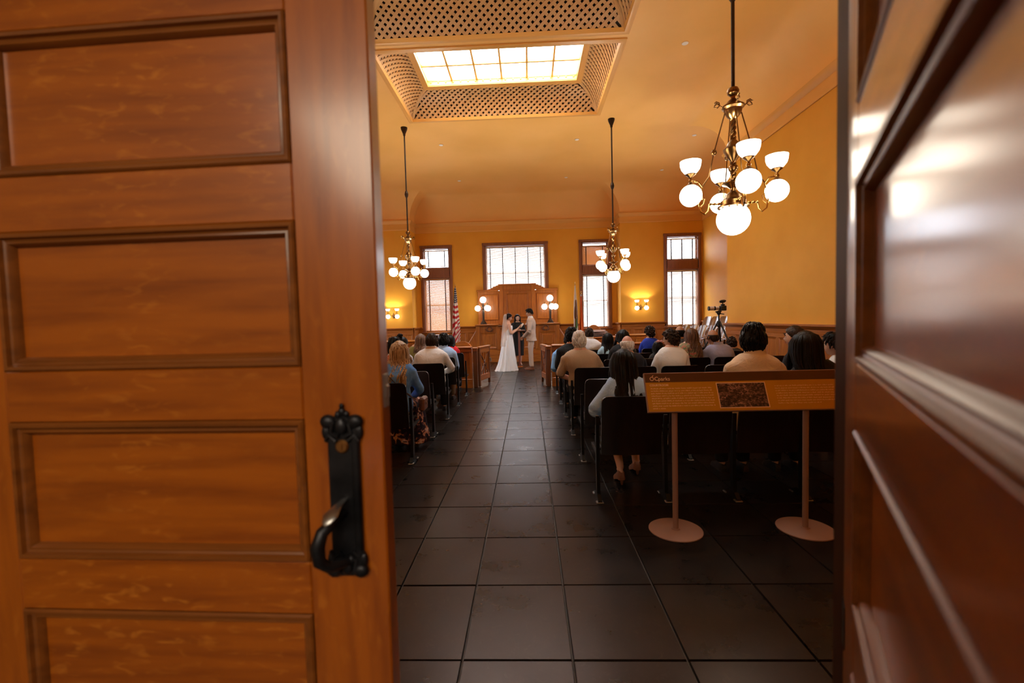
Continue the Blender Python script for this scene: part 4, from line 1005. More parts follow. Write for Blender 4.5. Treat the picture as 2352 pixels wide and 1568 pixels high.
# ------------------------------------------------------------------ court furniture beyond the bar
def build_armchair(loc, rz, label, top=1.0):
    root = empty('round_back_armchair', loc, rz); tag(root, label, 'chair', 'round-backed court chairs')
    mb = MB(); mb.lathe([(.02, .44), (.22, .44), (.24, .46), (.23, .48), (.0, .475)], 20); mb.build('seat', M['wood_h'], root)
    mb = MB(); rings = []
    for i in range(15):
        a = math.radians(-20 + 220 * i / 14) + PI; hgt = (top - .72) * max(0, math.sin(PI * i / 14)) ** 1.2
        c, s = math.cos(a), math.sin(a); r0, r1 = .255, .285
        rings.append([(c * r0, s * r0 * .9, .69), (c * r1, s * r1 * .9, .69), (c * r1, s * r1 * .9 - hgt * .12, .73 + hgt), (c * r0, s * r0 * .9 - hgt * .12, .73 + hgt)])
    mb.loft(rings); mb.build('back_rail', M['wood_h'], root)
    for i in range(9):
        a = math.radians(-10 + 200 * i / 8) + PI; mb = MB(); mb.tube([(math.cos(a) * .21, math.sin(a) * .19, .47), (math.cos(a) * .27, math.sin(a) * .24, .70)], .010, 6); mb.build('spindle', M['wood_dark'], root)
    for i in range(4):
        a = PI / 4 + i * PI / 2; mb = MB(); mb.tube([(math.cos(a) * .16, math.sin(a) * .16, .45), (math.cos(a) * .24, math.sin(a) * .24, .0)], [.022, .015], 8); mb.build('leg', M['wood_dark'], root)
build_armchair((-1.66, 11.0, 0), PI, 'round-backed oak armchair just beyond the bar rail near the striped flag', .985)
build_armchair((1.93, 13.25, 0), PI, 'round-backed oak armchair under the orange flag window', 1.28)
def build_desk(loc, wd, dp, h, label, trays=0):
    root = empty('court_desk', loc); tag(root, label, 'desk', 'oak court desks')
    mb = MB(); mb.box(-wd / 2, wd / 2, 0, dp, h - .035, h, .01); mb.build('desk_top', M['wood_h'], root)
    mb = MB(); mb.box(-wd / 2 + .03, wd / 2 - .03, .03, .06, .08, h - .035, .004); mb.build('modesty_board', M['wood_v'], root)
    mb = MB(); mb.box(-wd / 2 + .03, wd / 2 - .03, .02, .07, 0, .09, .006); mb.build('plinth', M['wood_h'], root)
    for s in (-1, 1):
        mb = MB(); a, b = sorted((s * (wd / 2 - .03), s * (wd / 2 - .06))); mb.box(a, b, .03, dp - .03, 0, h - .035, .004); mb.build('side_board', M['wood_v'], root)
    n = max(1, round(wd / .45))
    for k in range(n):
        a, b = -wd / 2 + .07 + (wd - .14) * k / n + .03, -wd / 2 + .07 + (wd - .14) * (k + 1) / n - .03; e = .03
        mb = MB(); mb.loft([[(a, .03, .15), (b, .03, .15), (b, .03, h - .1), (a, .03, h - .1)], [(a, .016, .15), (b, .016, .15), (b, .016, h - .1), (a, .016, h - .1)], [(a + e, .025, .15 + e), (b - e, .025, .15 + e), (b - e, .025, h - .1 - e), (a + e, .025, h - .1 - e)]]); mb.build('front_panel', M['wood_v'], root, smooth=0)
    return root
build_desk((-3.6, 12.6, 0), 1.1, .7, .98, 'oak counsel desk past the bun hairstyle on the bride side')
build_desk((2.15, 12.3, 0), 1.0, .75, .97, 'oak clerk desk with stacked letter trays in front of the flag window')
build_desk((3.05, 13.15, 0), .9, .6, .98, 'small oak desk between flag window and wall lamp on the groom side')
build_desk((2.7, 11.2, 0), 2.4, .7, .80, 'long oak counsel table just beyond the bar on the groom side')
glossy = mat('glossy_tray', (.55, .42, .38), .15)
for k in range(4):
    root = empty('letter_tray', (2.02 - .02 * k, 12.55, .972 + .048 * k)); tag(root, ('lowest', 'second', 'third', 'topmost')[k] + ' glossy letter tray stacked on the clerk desk', 'tray', 'letter trays on the clerk desk')
    mb = MB(); mb.box(-.28, .22 - .03 * k, -.16, .16, 0, .008, .002); mb.build('tray_bottom', glossy, root)
    mb = MB(); mb.box(-.28, -.27, -.16, .16, .008, .044, .002); mb.box(.21 - .03 * k, .22 - .03 * k, -.16, .16, .008, .044, .002); mb.box(-.28, .22 - .03 * k, .15, .16, .008, .044, .002); mb.build('tray_rim', glossy, root)

# ------------------------------------------------------------------ jury box
mb = MB(); mb.box(4.65, 5.35, 11.0, 15.9, .003, .20, .01); struct(mb.build('floor_riser_low', M['wood_dark']), 'low wooden riser carrying the front jury seats', 'riser')
mb = MB(); mb.box(5.35, 6.13, 11.0, 15.9, .003, .44, .01); struct(mb.build('floor_riser_high', M['wood_dark']), 'high wooden riser carrying the back jury seats', 'riser')
def jury_proto():
    root = empty('jury_chair'); J = M['jury']; mb = MB(); W = .23; F = []; nx, nz = 11, 8; T = .022
    for sgn in (1, -1):
        for i in range(nx):
            x = -W + 2 * W * i / (nx - 1); q = abs(x) - (W - .10); dz = (.10 - math.sqrt(max(0, .01 - q * q))) if q > 0 else 0
            for j in range(nz):
                z = .42 + (1.0 - dz - .42) * j / (nz - 1); y = .02 - .17 * ((z - .42) / .58) ** 1.2 - .04 * (1 - (x / W) ** 2); F.append((x, y + sgn * T / 2, z))
    o = nx * nz; fs = []
    for i in range(nx - 1):
        for j in range(nz - 1): a = i * nz + j; b = a + nz; fs += [(a, b, b + 1, a + 1), (o + a, o + a + 1, o + b + 1, o + b)]
    for i in range(nx - 1):
        a = i * nz; b = a + nz; fs.append((a, o + a, o + b, b)); a += nz - 1; b += nz - 1; fs.append((a, b, o + b, o + a))
    for j in range(nz - 1): a = j; fs.append((a, a + 1, o + a + 1, o + a)); a = (nx - 1) * nz + j; fs.append((a, o + a, o + a + 1, a + 1))
    mb.add(F, fs); mb.build('backrest', J, root, smooth=50)
    mb = MB(); mb.loft([[(-.23, y, z), (.23, y, z), (.23, y, z + .03), (0, y, z + .018), (-.23, y, z + .03)] for y, z in ((.0, .40), (.1, .39), (.3, .41), (.42, .42), (.45, .40))]); mb.build('seat', J, root, smooth=50)
    for s in (-1, 1):
        mb = MB(); mb.tube([(s * .26, -.08, .66), (s * .265, .05, .68), (s * .265, .22, .67), (s * .26, .32, .65)], [.018, .022, .024, .018], 8, flat=.6); mb.build('armrest', J, root)
        mb = MB(); mb.tube([(s * .26, .24, .66), (s * .25, .20, .42), (s * .2, .12, .34)], .014, 6); mb.build('arm_support', M['iron'], root)
    mb = MB(); mb.lathe([(.16, 0), (.16, .015), (.06, .03), (.035, .06), (.03, .36), (.09, .39)], 14, (0, .15, 0)); mb.build('pedestal', M['iron'], root)
    return root
jp = jury_proto(); JN = ['nearest the pier window', 'second from the pier window', 'third from the pier window', 'fourth from the pier window', 'fifth from the pier window', 'sixth from the pier window']
jury = [(4.92, 15.3 - .66 * k, .20, 'front', JN[k]) for k in range(6)] + [(5.78, 15.2 - .62 * k, .44, 'raised back', JN[k]) for k in range(6)]
for k, (x, y, z, row, n_) in enumerate(jury):
    o = jp if k == 0 else dup(jp, (x, y, z)); o.location = (x, y, z); o.rotation_euler = (0, 0, PI / 2 + .12)
    tag(o, f'glossy wooden jury chair in the {row} jury row, {n_}', 'chair', 'jury chairs')

# ------------------------------------------------------------------ video tripod
def build_tripod():
    root = empty('tripod', (4.14, 10.05, 0)); tag(root, 'black photo tripod standing in front of the jury chairs', 'tripod'); K = M['black']
    mb = MB(); mb.tube([(0, 0, 1.02), (0, 0, 1.50)], .016, 10); mb.lathe([(.02, 1.22), (.045, 1.25), (.045, 1.34), (.02, 1.37)], 12); mb.build('centre_column', K, root)
    for a in (math.radians(-60), math.radians(180), math.radians(60)):
        c, s = math.cos(a), math.sin(a); mb = MB()
        mb.tube([(c * .03, s * .03, 1.33), (c * .30, s * .30, .80)], .018, 8); mb.tube([(c * .28, s * .28, .84), (c * .49, s * .49, .40)], .014, 8); mb.tube([(c * .475, s * .475, .43), (c * .66, s * .66, .012)], .011, 8)
        for t, z in ((.295, .81), (.485, .41)): mb.sphere((c * t, s * t, z), .024, 8, 6)
        l = mb.build('leg', K, root); mb = MB(); mb.sphere((c * .66, s * .66, .014), (.02, .02, .014), 8, 5); mb.build('rubber_foot', K, l)
    mb = MB(); mb.sphere((0, 0, 1.53), .045, 12, 8); mb.box(-.05, .05, -.035, .035, 1.55, 1.575, .006); mb.tube([(0, .0, 1.52), (.09, -.05, 1.50)], .010, 6); mb.tube([(0, .0, 1.51), (-.08, -.02, 1.56)], .010, 6); mb.build('ball_head', K, root)
    cam = empty('video_camera', (4.14, 10.05, 1.577)); tag(cam, 'black camera with pale ringed long lens and furry microphone on the tripod', 'camera')
    mb = MB(); mb.box(.02, .15, -.055, .055, 0, .11, .014); mb.box(.045, .125, -.03, .03, .11, .145, .01); mb.box(.03, .07, -.075, -.05, .0, .10, .01); mb.build('body', K, cam)
    lens = mat('pale_lens', (.62, .55, .50), .4); L = MB(); L.m = Matrix.Translation((0, 0, .055)) @ Matrix.Rotation(-PI / 2, 4, 'Y')
    L.lathe([(.032, -.02), (.036, .0), (.040, .05), (.044, .12), (.044, .16), (.046, .19), (.046, .22), (.0, .215)], 20); ln = L.build('lens', lens, cam)
    for z0, z1, r in ((.075, .11, .0455), (.20, .226, .0485), (-.022, .002, .0385)):
        q = MB(); q.m = Matrix.Translation((0, 0, .055)) @ Matrix.Rotation(-PI / 2, 4, 'Y'); q.lathe([(r - .004, z0), (r, z0 + .003), (r, z1 - .003), (r - .004, z1)], 20); q.build('lens_ring', K, ln)
    mb = MB(); mb.tube([(.02, 0, .195), (.06, 0, .20), (.12, 0, .205), (.15, 0, .215)], [.022, .034, .032, .014], 12); mb.tube([(.085, 0, .145), (.085, 0, .18)], .010, 6); mb.build('microphone', K, cam)
    mb = MB(); mb.box(-.02, .04, -.015, .015, -.002, .022, .003); mb.build('mounting_foot', M['steel'], cam)
build_tripod()

# ------------------------------------------------------------------ flags
def flag_mat(name, kind):
    m = mat(name, (.8, .8, .8), .7); t = NT(m); uv = t.n('ShaderNodeUVMap'); sp = t.n('ShaderNodeSeparateXYZ'); t.l(uv.outputs[0], sp.inputs[0])
    U, Vv = sp.outputs[0], sp.outputs[1]
    def math_(op, a, b=None):
        n = t.n('ShaderNodeMath', operation=op)
        for i, x in enumerate((a, b)):
            if x is None: continue
            if isinstance(x, (int, float)): n.inputs[i].default_value = x
            else: t.l(x, n.inputs[i])
        return n.outputs[0]
    nz = t.n('ShaderNodeTexNoise', Scale=6, Detail=3); t.l(uv.outputs[0], nz.inputs['Vector'])
    if kind == 'us':
        # u runs along the fly, v along the hoist (0 top); stripes 13 in v, canton where u<.4, v<.538
        st = math_('GREATER_THAN', math_('MODULO', math_('MULTIPLY', Vv, 13), 2), 1.0)
        c = t.mix(st, (.50, .012, .02), (.78, .74, .68))
        can = math_('MULTIPLY', math_('LESS_THAN', U, .40), math_('LESS_THAN', Vv, .538))
        mp = t.n('ShaderNodeMapping'); mp.inputs['Scale'].default_value = (27, 16, 1); t.l(uv.outputs[0], mp.inputs[0])
        vo = t.n('ShaderNodeTexVoronoi', Scale=1, Randomness=0); vo.voronoi_dimensions = '2D'; t.l(mp.outputs[0], vo.inputs['Vector'])
        star = math_('LESS_THAN', vo.outputs['Distance'], .27)
        canc = t.mix(star, (.012, .016, .05), (.75, .75, .75)); c = t.mix(can, c, canc)
    elif kind == 'bear':
        base = (.80, .74, .66); red = math_('GREATER_THAN', Vv, .84)
        c = t.mix(red, base, (.5, .02, .02))
        def blob(cu, cv, ru, rv, col, c, wob=.25):
            a = math_('DIVIDE', math_('SUBTRACT', U, cu), ru); b = math_('DIVIDE', math_('SUBTRACT', Vv, cv), rv)
            d = math_('ADD', math_('POWER', math_('ABSOLUTE', a), 2), math_('POWER', math_('ABSOLUTE', b), 2)); d = math_('ADD', d, math_('MULTIPLY', math_('SUBTRACT', nz.outputs[0], .5), wob * 4))
            return t.mix(math_('LESS_THAN', d, 1.0), c, col)
        c = blob(.5, .62, .24, .07, (.05, .16, .04), c)
        for cu, cv, ru, rv in ((.5, .43, .17, .12), (.34, .40, .07, .08), (.38, .56, .03, .09), (.44, .57, .03, .08), (.58, .56, .03, .09), (.64, .56, .03, .08)): c = blob(cu, cv, ru, rv, (.20, .09, .045), c)
        c = blob(.12, .14, .04, .07, (.5, .02, .02), c, .05)
    else:
        c = t.mix(t.ramp(nz.outputs[0], [(.4, (0, 0, 0)), (.7, (.5, .5, .5))]), (.72, .12, .015), (.80, .20, .03))
    t.l(c, t.p.inputs['Base Color']); return m
def build_flag(x, y, h, kind, label, fold, top, bottom, wt, wb, pole_m, dx=0):
    root = empty('flag', (x, y, 0)); tag(root, label, 'flag')
    mb = MB(); mb.tube([(0, 0, .03), (0, 0, h - .12)], .013, 8); mb.build('pole', pole_m, root)
    mb = MB(); mb.lathe([(.15, 0), (.15, .02), (.06, .05), (.03, .07), (.02, .12)], 20); mb.build('stand', M['brass'], root)
    mb = MB(); mb.lathe([(.012, h - .13), (.028, h - .11), (.028, h - .10), (.012, h - .085), (.02, h - .06), (.022, h - .045), (.004, h - .0), (0, h)], 12); mb.build('finial', M['brass2'], root)
    # cloth: gathered at the pole top, hanging in soft pleats that widen downwards
    nu, nv = 40, 46; vs = []; uvs = []; fs = []
    rr = random.Random(hash(kind) % 100 if False else {'us': 4, 'bear': 9, 'orange': 2}[kind])
    ph = [rr.uniform(0, 6) for _ in range(4)]
    for j in range(nv):
        v = j / (nv - 1); z = top + (bottom - top) * v
        wv = wt + (wb - wt) * min(1, v * 1.25) ** .8
        for i in range(nu):
            u = i / (nu - 1)
            # zig-zag in plan: cloth folds back and forth (fold pleats) between the pole and the outer edge
            k = u * fold; tri = abs((k % 2) - 1)
            xx = (-.5 + (.15 * (1 - tri) + .85 * u)) * wv + .02 * math.sin(6 * v + ph[0] + 3 * u) * v + dx * v
            yy = -.03 - (.05 + .10 * v) * (tri - .5) * (.6 + .4 * math.sin(5 * u + ph[1])) - .03 * math.sin(9 * u + ph[2] + 2 * v) * v
            zz = z - .22 * wv * u * (1 - v) * 0 + (-.10 * math.sin(PI * u) * v * (1 if kind == 'us' else .4))
            vs.append((xx, yy, zz))
            uvs.append((u, v))
        
    for j in range(nv - 1):
        for i in range(nu - 1): a = j * nu + i; fs.append((a, a + 1, a + nu + 1, a + nu))
    me = bpy.data.meshes.new('cloth'); me.from_pydata(vs, [], fs); ul = me.uv_layers.new(name='UVMap')
    for l in me.loops:
        u, v = uvs[l.vertex_index]
        # a flag on an indoor pole: the hoist runs down the pole, the fly falls beside it, so stripes slant downwards
        if kind == 'us':
            z_ = top + (bottom - top) * v; q = (2.16 - z_) + (max(0, 1.66 - z_) * 1.1 * (u - .5) * 2 * .5)
            if z_ > 2.16: uu, vv = .05 + .33 * u, .05 + .45 * (2.70 - z_) / .54
            else: uu, vv = .7, (1.001 + int(0) + q / .088) % 12 / 13 * 1.0 + 1 / 13 * 0
        elif kind == 'bear': uu, vv = max(0, min(1, .22 + .55 * u)), v * .70 + .22 * u
        else: uu, vv = u, v
        ul.data[l.index].uv = (uu, vv)
    me.materials.append(flag_mat(kind + '_flag_cloth', kind)); me.polygons.foreach_set('use_smooth', [True] * len(me.polygons))
    o = link('cloth', me, root); sm = o.modifiers.new('solid', 'SOLIDIFY'); sm.thickness = .003
    if kind != 'bear':
        mb = MB(); row = [vs[(nv - 1) * nu + i] for i in range(nu)]
        mb.tube(row, .008, 5); mb.build('fringe', mat('gold_fringe', (.60, .33, .06), .6), root)
gold = M['brass']
build_flag(-2.60, 16.4, 2.84, 'us', 'striped red and white flag with dark blue starred corner, on a pole', 5, 2.70, .62, .05, .27, gold)
build_flag(1.715, 16.55, 2.82, 'bear', 'white flag with brown bear and red edge on a pole', 4, 2.68, .75, .04, .22, gold, .02)
build_flag(1.945, 16.70, 2.48, 'orange', 'plain orange fringed flag on a pole by the window', 4, 2.28, .85, .04, .17, M['white'], .0)

# ------------------------------------------------------------------ people
SKINS = {k: mat('skin_' + k, c, .5, spec=.35) for k, c in (('light', (.62, .36, .25)), ('warm', (.52, .27, .165)), ('tan', (.40, .19, .10)), ('pink', (.62, .33, .25)))}
def hair_mat(name, c1, c2, rough=.38):
    m = mat(name, c1, rough, spec=.12 if c1[0] < .02 else .3); t = NT(m); v = t.coord((60, 60, 4)); nz = t.n('ShaderNodeTexNoise', Scale=1.6, Detail=3); t.l(v, nz.inputs['Vector'])
    t.l(t.ramp(nz.outputs[0], [(.38, c1), (.62, c2)]), t.p.inputs['Base Color']); t.bump(nz.outputs[0], .35, .004); return m
HAIR = {'black': hair_mat('hair_black', (.003, .0025, .0025), (.011, .008, .008)), 'dark': hair_mat('hair_dark_brown', (.015, .008, .005), (.05, .028, .018)), 'brown': hair_mat('hair_brown', (.05, .02, .010), (.16, .075, .038)),
        'blonde': hair_mat('hair_blonde', (.16, .075, .03), (.60, .42, .24)), 'grey': hair_mat('hair_grey', (.50, .47, .44), (.82, .81, .80)), 'mousy': hair_mat('hair_mousy', (.07, .035, .022), (.24, .14, .095))}
def cloth(name, c, c2=None, sc=3, rough=.75, bump=.35):
    m = mat(name, c, rough, spec=.25); t = NT(m); v = t.coord((1, 1, 1)); nz = t.n('ShaderNodeTexNoise', Scale=sc * 3, Detail=3, Distortion=1.0); t.l(v, nz.inputs['Vector'])
    if c2: t.l(t.ramp(nz.outputs[0], [(.38, c), (.62, c2)]), t.p.inputs['Base Color'])
    n2 = t.n('ShaderNodeTexNoise', Scale=26, Detail=2, Distortion=2.0); t.l(t.coord((1, .6, 2.2)), n2.inputs['Vector']); ad = t.n('ShaderNodeMath', operation='MULTIPLY_ADD'); ad.inputs[1].default_value = .2; t.l(n2.outputs[0], ad.inputs[0]); t.l(nz.outputs[0], ad.inputs[2]); t.bump(ad.outputs[0], min(1, bump * 1.3), .025); return m
def pattern(name, stops, sc=22, kind='noise', rough=.75):
    m = mat(name, stops[0][1], rough, spec=.25); t = NT(m); v = t.coord((1, 1, 1))
    if kind == 'noise': n = t.n('ShaderNodeTexNoise', Scale=sc, Detail=2, Distortion=.8); t.l(v, n.inputs['Vector']); f = n.outputs[0]
    else: n = t.n('ShaderNodeTexVoronoi', Scale=sc); t.l(v, n.inputs['Vector']); f = n.outputs['Distance']
    r = t.ramp(f, stops); r.node.color_ramp.interpolation = 'CONSTANT' if kind != 'noise' else 'EASE'
    t.l(r, t.p.inputs['Base Color']); return m
def plaid(name):
    m = mat(name, (.3, .2, .1), .8, spec=.2); t = NT(m); v = t.coord((1, 0, 1)); a = t.n('ShaderNodeTexChecker', Scale=130, Color1=(.62, .50, .38, 1), Color2=(.25, .14, .065, 1)); t.l(v, a.inputs['Vector'])
    t.l(a.outputs[0], t.p.inputs['Base Color']); return m
def remesh(mb, voxel, it=3, disp=0, seed=0):
    me = mb.mesh('tmp', None, 0); o = bpy.data.objects.new('tmp', me); COL.objects.link(o)
    r = o.modifiers.new('r', 'REMESH'); r.mode = 'VOXEL'; r.voxel_size = voxel
    s_ = o.modifiers.new('s', 'SMOOTH'); s_.factor = .5; s_.iterations = it
    dg = bpy.context.evaluated_depsgraph_get(); ev = bpy.data.meshes.new_from_object(o.evaluated_get(dg)); bpy.data.objects.remove(o); bpy.data.meshes.remove(me)
    V = np.zeros(len(ev.vertices) * 3); ev.vertices.foreach_get('co', V); V = V.reshape(-1, 3); F = [tuple(p.vertices) for p in ev.polygons]; bpy.data.meshes.remove(ev)
    return V, F
def finish(name, V, F, m, parent=None, wr=0, seed=1, smooth=70):
    if wr:   # soft cloth folds
        rs = np.random.RandomState(seed); c = V.mean(0); d = V - c; nrm = d / np.maximum(1e-6, np.linalg.norm(d * np.array([1, 1, .3]), axis=1, keepdims=True)) * np.array([1, 1, .3])
        k = np.zeros(len(V))
        for _ in range(5):
            w_ = rs.uniform(-1, 1, 3) * np.array([16, 12, 34]); k += np.sin(V @ w_ + rs.uniform(0, 6))
        V = V + nrm * (k * wr / 3)[:, None]
    me = bpy.data.meshes.new(name); me.from_pydata([tuple(v) for v in V], [], F); me.polygons.foreach_set('use_smooth', [True] * len(me.polygons)); me.materials.append(m)
    return link(name, me, parent)
def head_pt(n, grow=0., s=1.):
    x, y, z = n
    X, Y, Z = .076 * x, .097 * y, .118 * z
    if z < 0: X *= 1 - (.30 if grow == 0 else .13) * (-z) ** 1.5
    if y > 0: Y *= .95
    if y < 0 and z < -.2: Y *= 1 - (.40 if grow == 0 else .26) * (-z - .2) / .8
    if y > 0 and grow == 0:
        g = lambda a, b: math.exp(-(a / b) ** 2)
        Y += .024 * g(x, .14) * g(z + .16, .16) * y + .006 * g(z - .22, .09) * g(x, .6) + .008 * g(x, .26) * g(z + .52, .07) - .004 * g(x, .3) * g(z + .40, .05) + .014 * g(x, .3) * g(z + .85, .16)
        Y -= .011 * g(abs(x) - .37, .15) * g(z - .04, .12)
    return Vector((X, Y, Z)) * s
def head_grid(mb, fn, nu=32, nv=22):
    vs = []; fs = []
    for j in range(nv + 1):
        t = -PI / 2 + PI * (j + .0) / nv; 
        for i in range(nu):
            a = 2 * PI * i / nu; n = (math.cos(t) * math.cos(a), math.cos(t) * math.sin(a), math.sin(t)); vs.append(tuple(fn(n)))
    for j in range(nv):
        for i in range(nu):
            k = (i + 1) % nu; fs.append((j * nu + i, j * nu + k, (j + 1) * nu + k, (j + 1) * nu + i))
    return mb.add(vs, fs)
def sstep(x): x = max(0, min(1, x)); return x * x * (3 - 2 * x)
def hair_cap(mb, s, thick, kind, rr):
    def fn(n):
        x, y, z = n
        h = sstep((z - (-.06 + .66 * y if y > 0 else -.06 + .92 * y)) / .16 + .5)
        if kind == 'bald': h *= sstep((.40 - z) / .12 + .5) if y < .5 else 0
        if kind == 'fade': h = sstep((z - (.22 + .42 * y)) / .2 + .5)
        t = -.012 + (thick + .012) * h
        if kind == 'top' or kind == 'fade': t += .018 * sstep((z - .5) / .4) * h
        if kind == 'curly': t += h * .012 * math.sin(9 * x + 3) * math.sin(11 * y) * math.sin(10 * z + 1) + h * .006 * rr.uniform(-1, 1)
        else: t += h * rr.uniform(-.0015, .0015)
        p = head_pt(n, 1, s); v = Vector(n); return p + v * t
    head_grid(mb, fn, 36, 26)
    if kind in ('top', 'cap', 'fade', 'bald'):      # combed locks lying over the cap, ragged at the hairline
        for i in range(240 if kind != 'bald' else 90):
            a = rr.uniform(0, 6.283); z = rr.uniform(-.8, .98); r = math.sqrt(1 - z * z); n = Vector((r * math.cos(a), r * math.sin(a), z)); y = n.y
            lim = -.06 + .66 * y if y > 0 else -.06 + .92 * y
            if kind == 'fade': lim = .22 + .42 * y
            if z < lim + .04 or (kind == 'bald' and z > .30): continue
            d = Vector((n.x * .6 + rr.uniform(-.25, .25), n.y * .5 + .15 * (1 if y > 0 else -1), -1 if z < .8 else -.3)); d = (d - n * d.dot(n)).normalized()
            P = []; q = n.copy(); L_ = (.055 if kind == 'cap' else .042) * rr.uniform(.7, 1.2)
            for k in range(4):
                P.append(tuple(head_pt(q, 1, s) + q * (thick * (.98 if k < 3 else .7) + rr.uniform(0, .004) + (.018 * sstep((q.z - .5) / .4) if kind in ('top', 'fade') else 0)))); q = (q + d * (L_ / .10) / 3).normalized()
            mb.tube(P, [.007, .0085, .007, .002], 5)
def long_hair(mb, s, L, rr, vol=1., wave=.0, N=80, front=True, back=0.):
    for i in range(N):
        a = math.radians(rr.uniform(-108, 108) if front else rr.uniform(-95, 95)); lay = rr.uniform(.92, 1.12) * vol
        dx, dy = math.sin(a), -math.cos(a)
        l = (L if abs(a) < 1.72 else min(L, .22)) * rr.uniform(.82, 1.04); ph = rr.uniform(0, 6)
        P = [(dx * .02, dy * .02 - .01, .120), (dx * .062 * lay, dy * .07 * lay - .005, .092), (dx * .086 * lay, dy * .105 * lay, .03), (dx * .090 * lay, dy * .106 * lay, -.05)]
        n = 5
        for k in range(1, n + 1):
            t = k / n; sq = 1 - .25 * t
            q = sstep(t * 1.5)
            if abs(a) < 1.72: x_, y_ = dx * (.094 + .004 * t) * lay * (1 - .12 * q), dy * .097 * lay * (1 - q) - (.105 + (.075 if L > .3 else .02) + back + .012 * (lay - 1) * 5) * q
            else: x_, y_ = dx * .098 * lay, dy * .095 * lay + .03 * t
            P.append((x_ + wave * math.sin(ph + 7 * t), y_ + wave * .6 * math.cos(ph + 6 * t), -.05 - (l - .05) * t))
        P = [tuple(Vector(p) * s) for p in P]
        r = [.012, .016, .017, .017] + [.016, .015, .013, .010, .004]
        mb.tube(P, [q * s * vol for q in r], 5)
def hand(mb, wrist, d, nrm, s=1., curl=.5, side=1):
    """palm, four bent fingers of unequal length and a thumb from the side of the palm"""
    d = Vector(d).normalized(); n = Vector(nrm); n = (n - d * n.dot(d)).normalized(); b = d.cross(n) * side; w0 = Vector(wrist)
    rings = []
    for t, hw, th in ((-.012, .024, .020), (.02, .034, .017), (.055, .041, .015), (.085, .040, .012), (.094, .034, .008)):
        c = w0 + d * t * s; rings.append([tuple(c + b * (hw * s * math.cos(q)) + n * (th * s * math.sin(q))) for q in [2 * PI * i / 10 for i in range(10)]])
    mb.loft(rings)
    for k, (o, ln) in enumerate(((-.030, .066), (-.010, .076), (.010, .072), (.029, .056))):
        p = w0 + d * .086 * s + b * o * s; P = [p - d * .02 * s, p]; ang = 0
        for q, f in enumerate((.46, .30, .24)):
            ang += curl * (.6 + .3 * q); p = p + (d * math.cos(ang) + n * math.sin(ang)) * ln * f * s + b * o * .06 * s; P.append(p)
        mb.tube(P, [.0088 * s, .0088 * s, .0082 * s, .0075 * s, .0062 * s], 7)
    p = w0 + d * .02 * s - b * .030 * s
    mb.tube([p, p + (d * .6 - b * .7 + n * .3).normalized() * .036 * s, p + (d * .85 - b * .55 + n * .6).normalized() * .064 * s, p + (d * .9 - b * .35 + n * .8).normalized() * .088 * s], [.013 * s, .012 * s, .0098 * s, .0075 * s], 7)
def torso_rings(J, grow=0., t0=0., t1=1.06, n=22, female=False):
    T = [(-.12, .14, .10), (-.03, .172, .125), (.12, .172, .125), (.40, .150 if not female else .130, .108), (.68, .180 if not female else .158, .122 if not female else .128), (.83, .192 if not female else .165, .108), (.91, .165 if not female else .142, .092), (.965, .11, .075), (1.0, .082, .066), (1.06, .060, .058)]
    k = J['hw'] / .205 if not female else J['hw'] / .175; out = []
    zb, zt = J['pz'], J['nz']; lx, ly = J['lean']
    for i in range(16):
        t = t0 + (t1 - t0) * i / 15
        for a, b in zip(T, T[1:]):
            if a[0] <= t <= b[0] + 1e-6:
                f = (t - a[0]) / (b[0] - a[0]); f = f * f * (3 - 2 * f) if a[0] > .9 else f
                rx, ry = a[1] + (b[1] - a[1]) * f, a[2] + (b[2] - a[2]) * f; break
        q = max(0, t); hump = -.03 * math.sin(PI * min(1, q)) * J.get('hump', 1)
        out.append(ellipse(lx * q, ly * q + hump, zb + (zt - zb) * t, rx * k + grow, ry * k * J.get('deep', 1) + grow, n, 2.3))
    return out
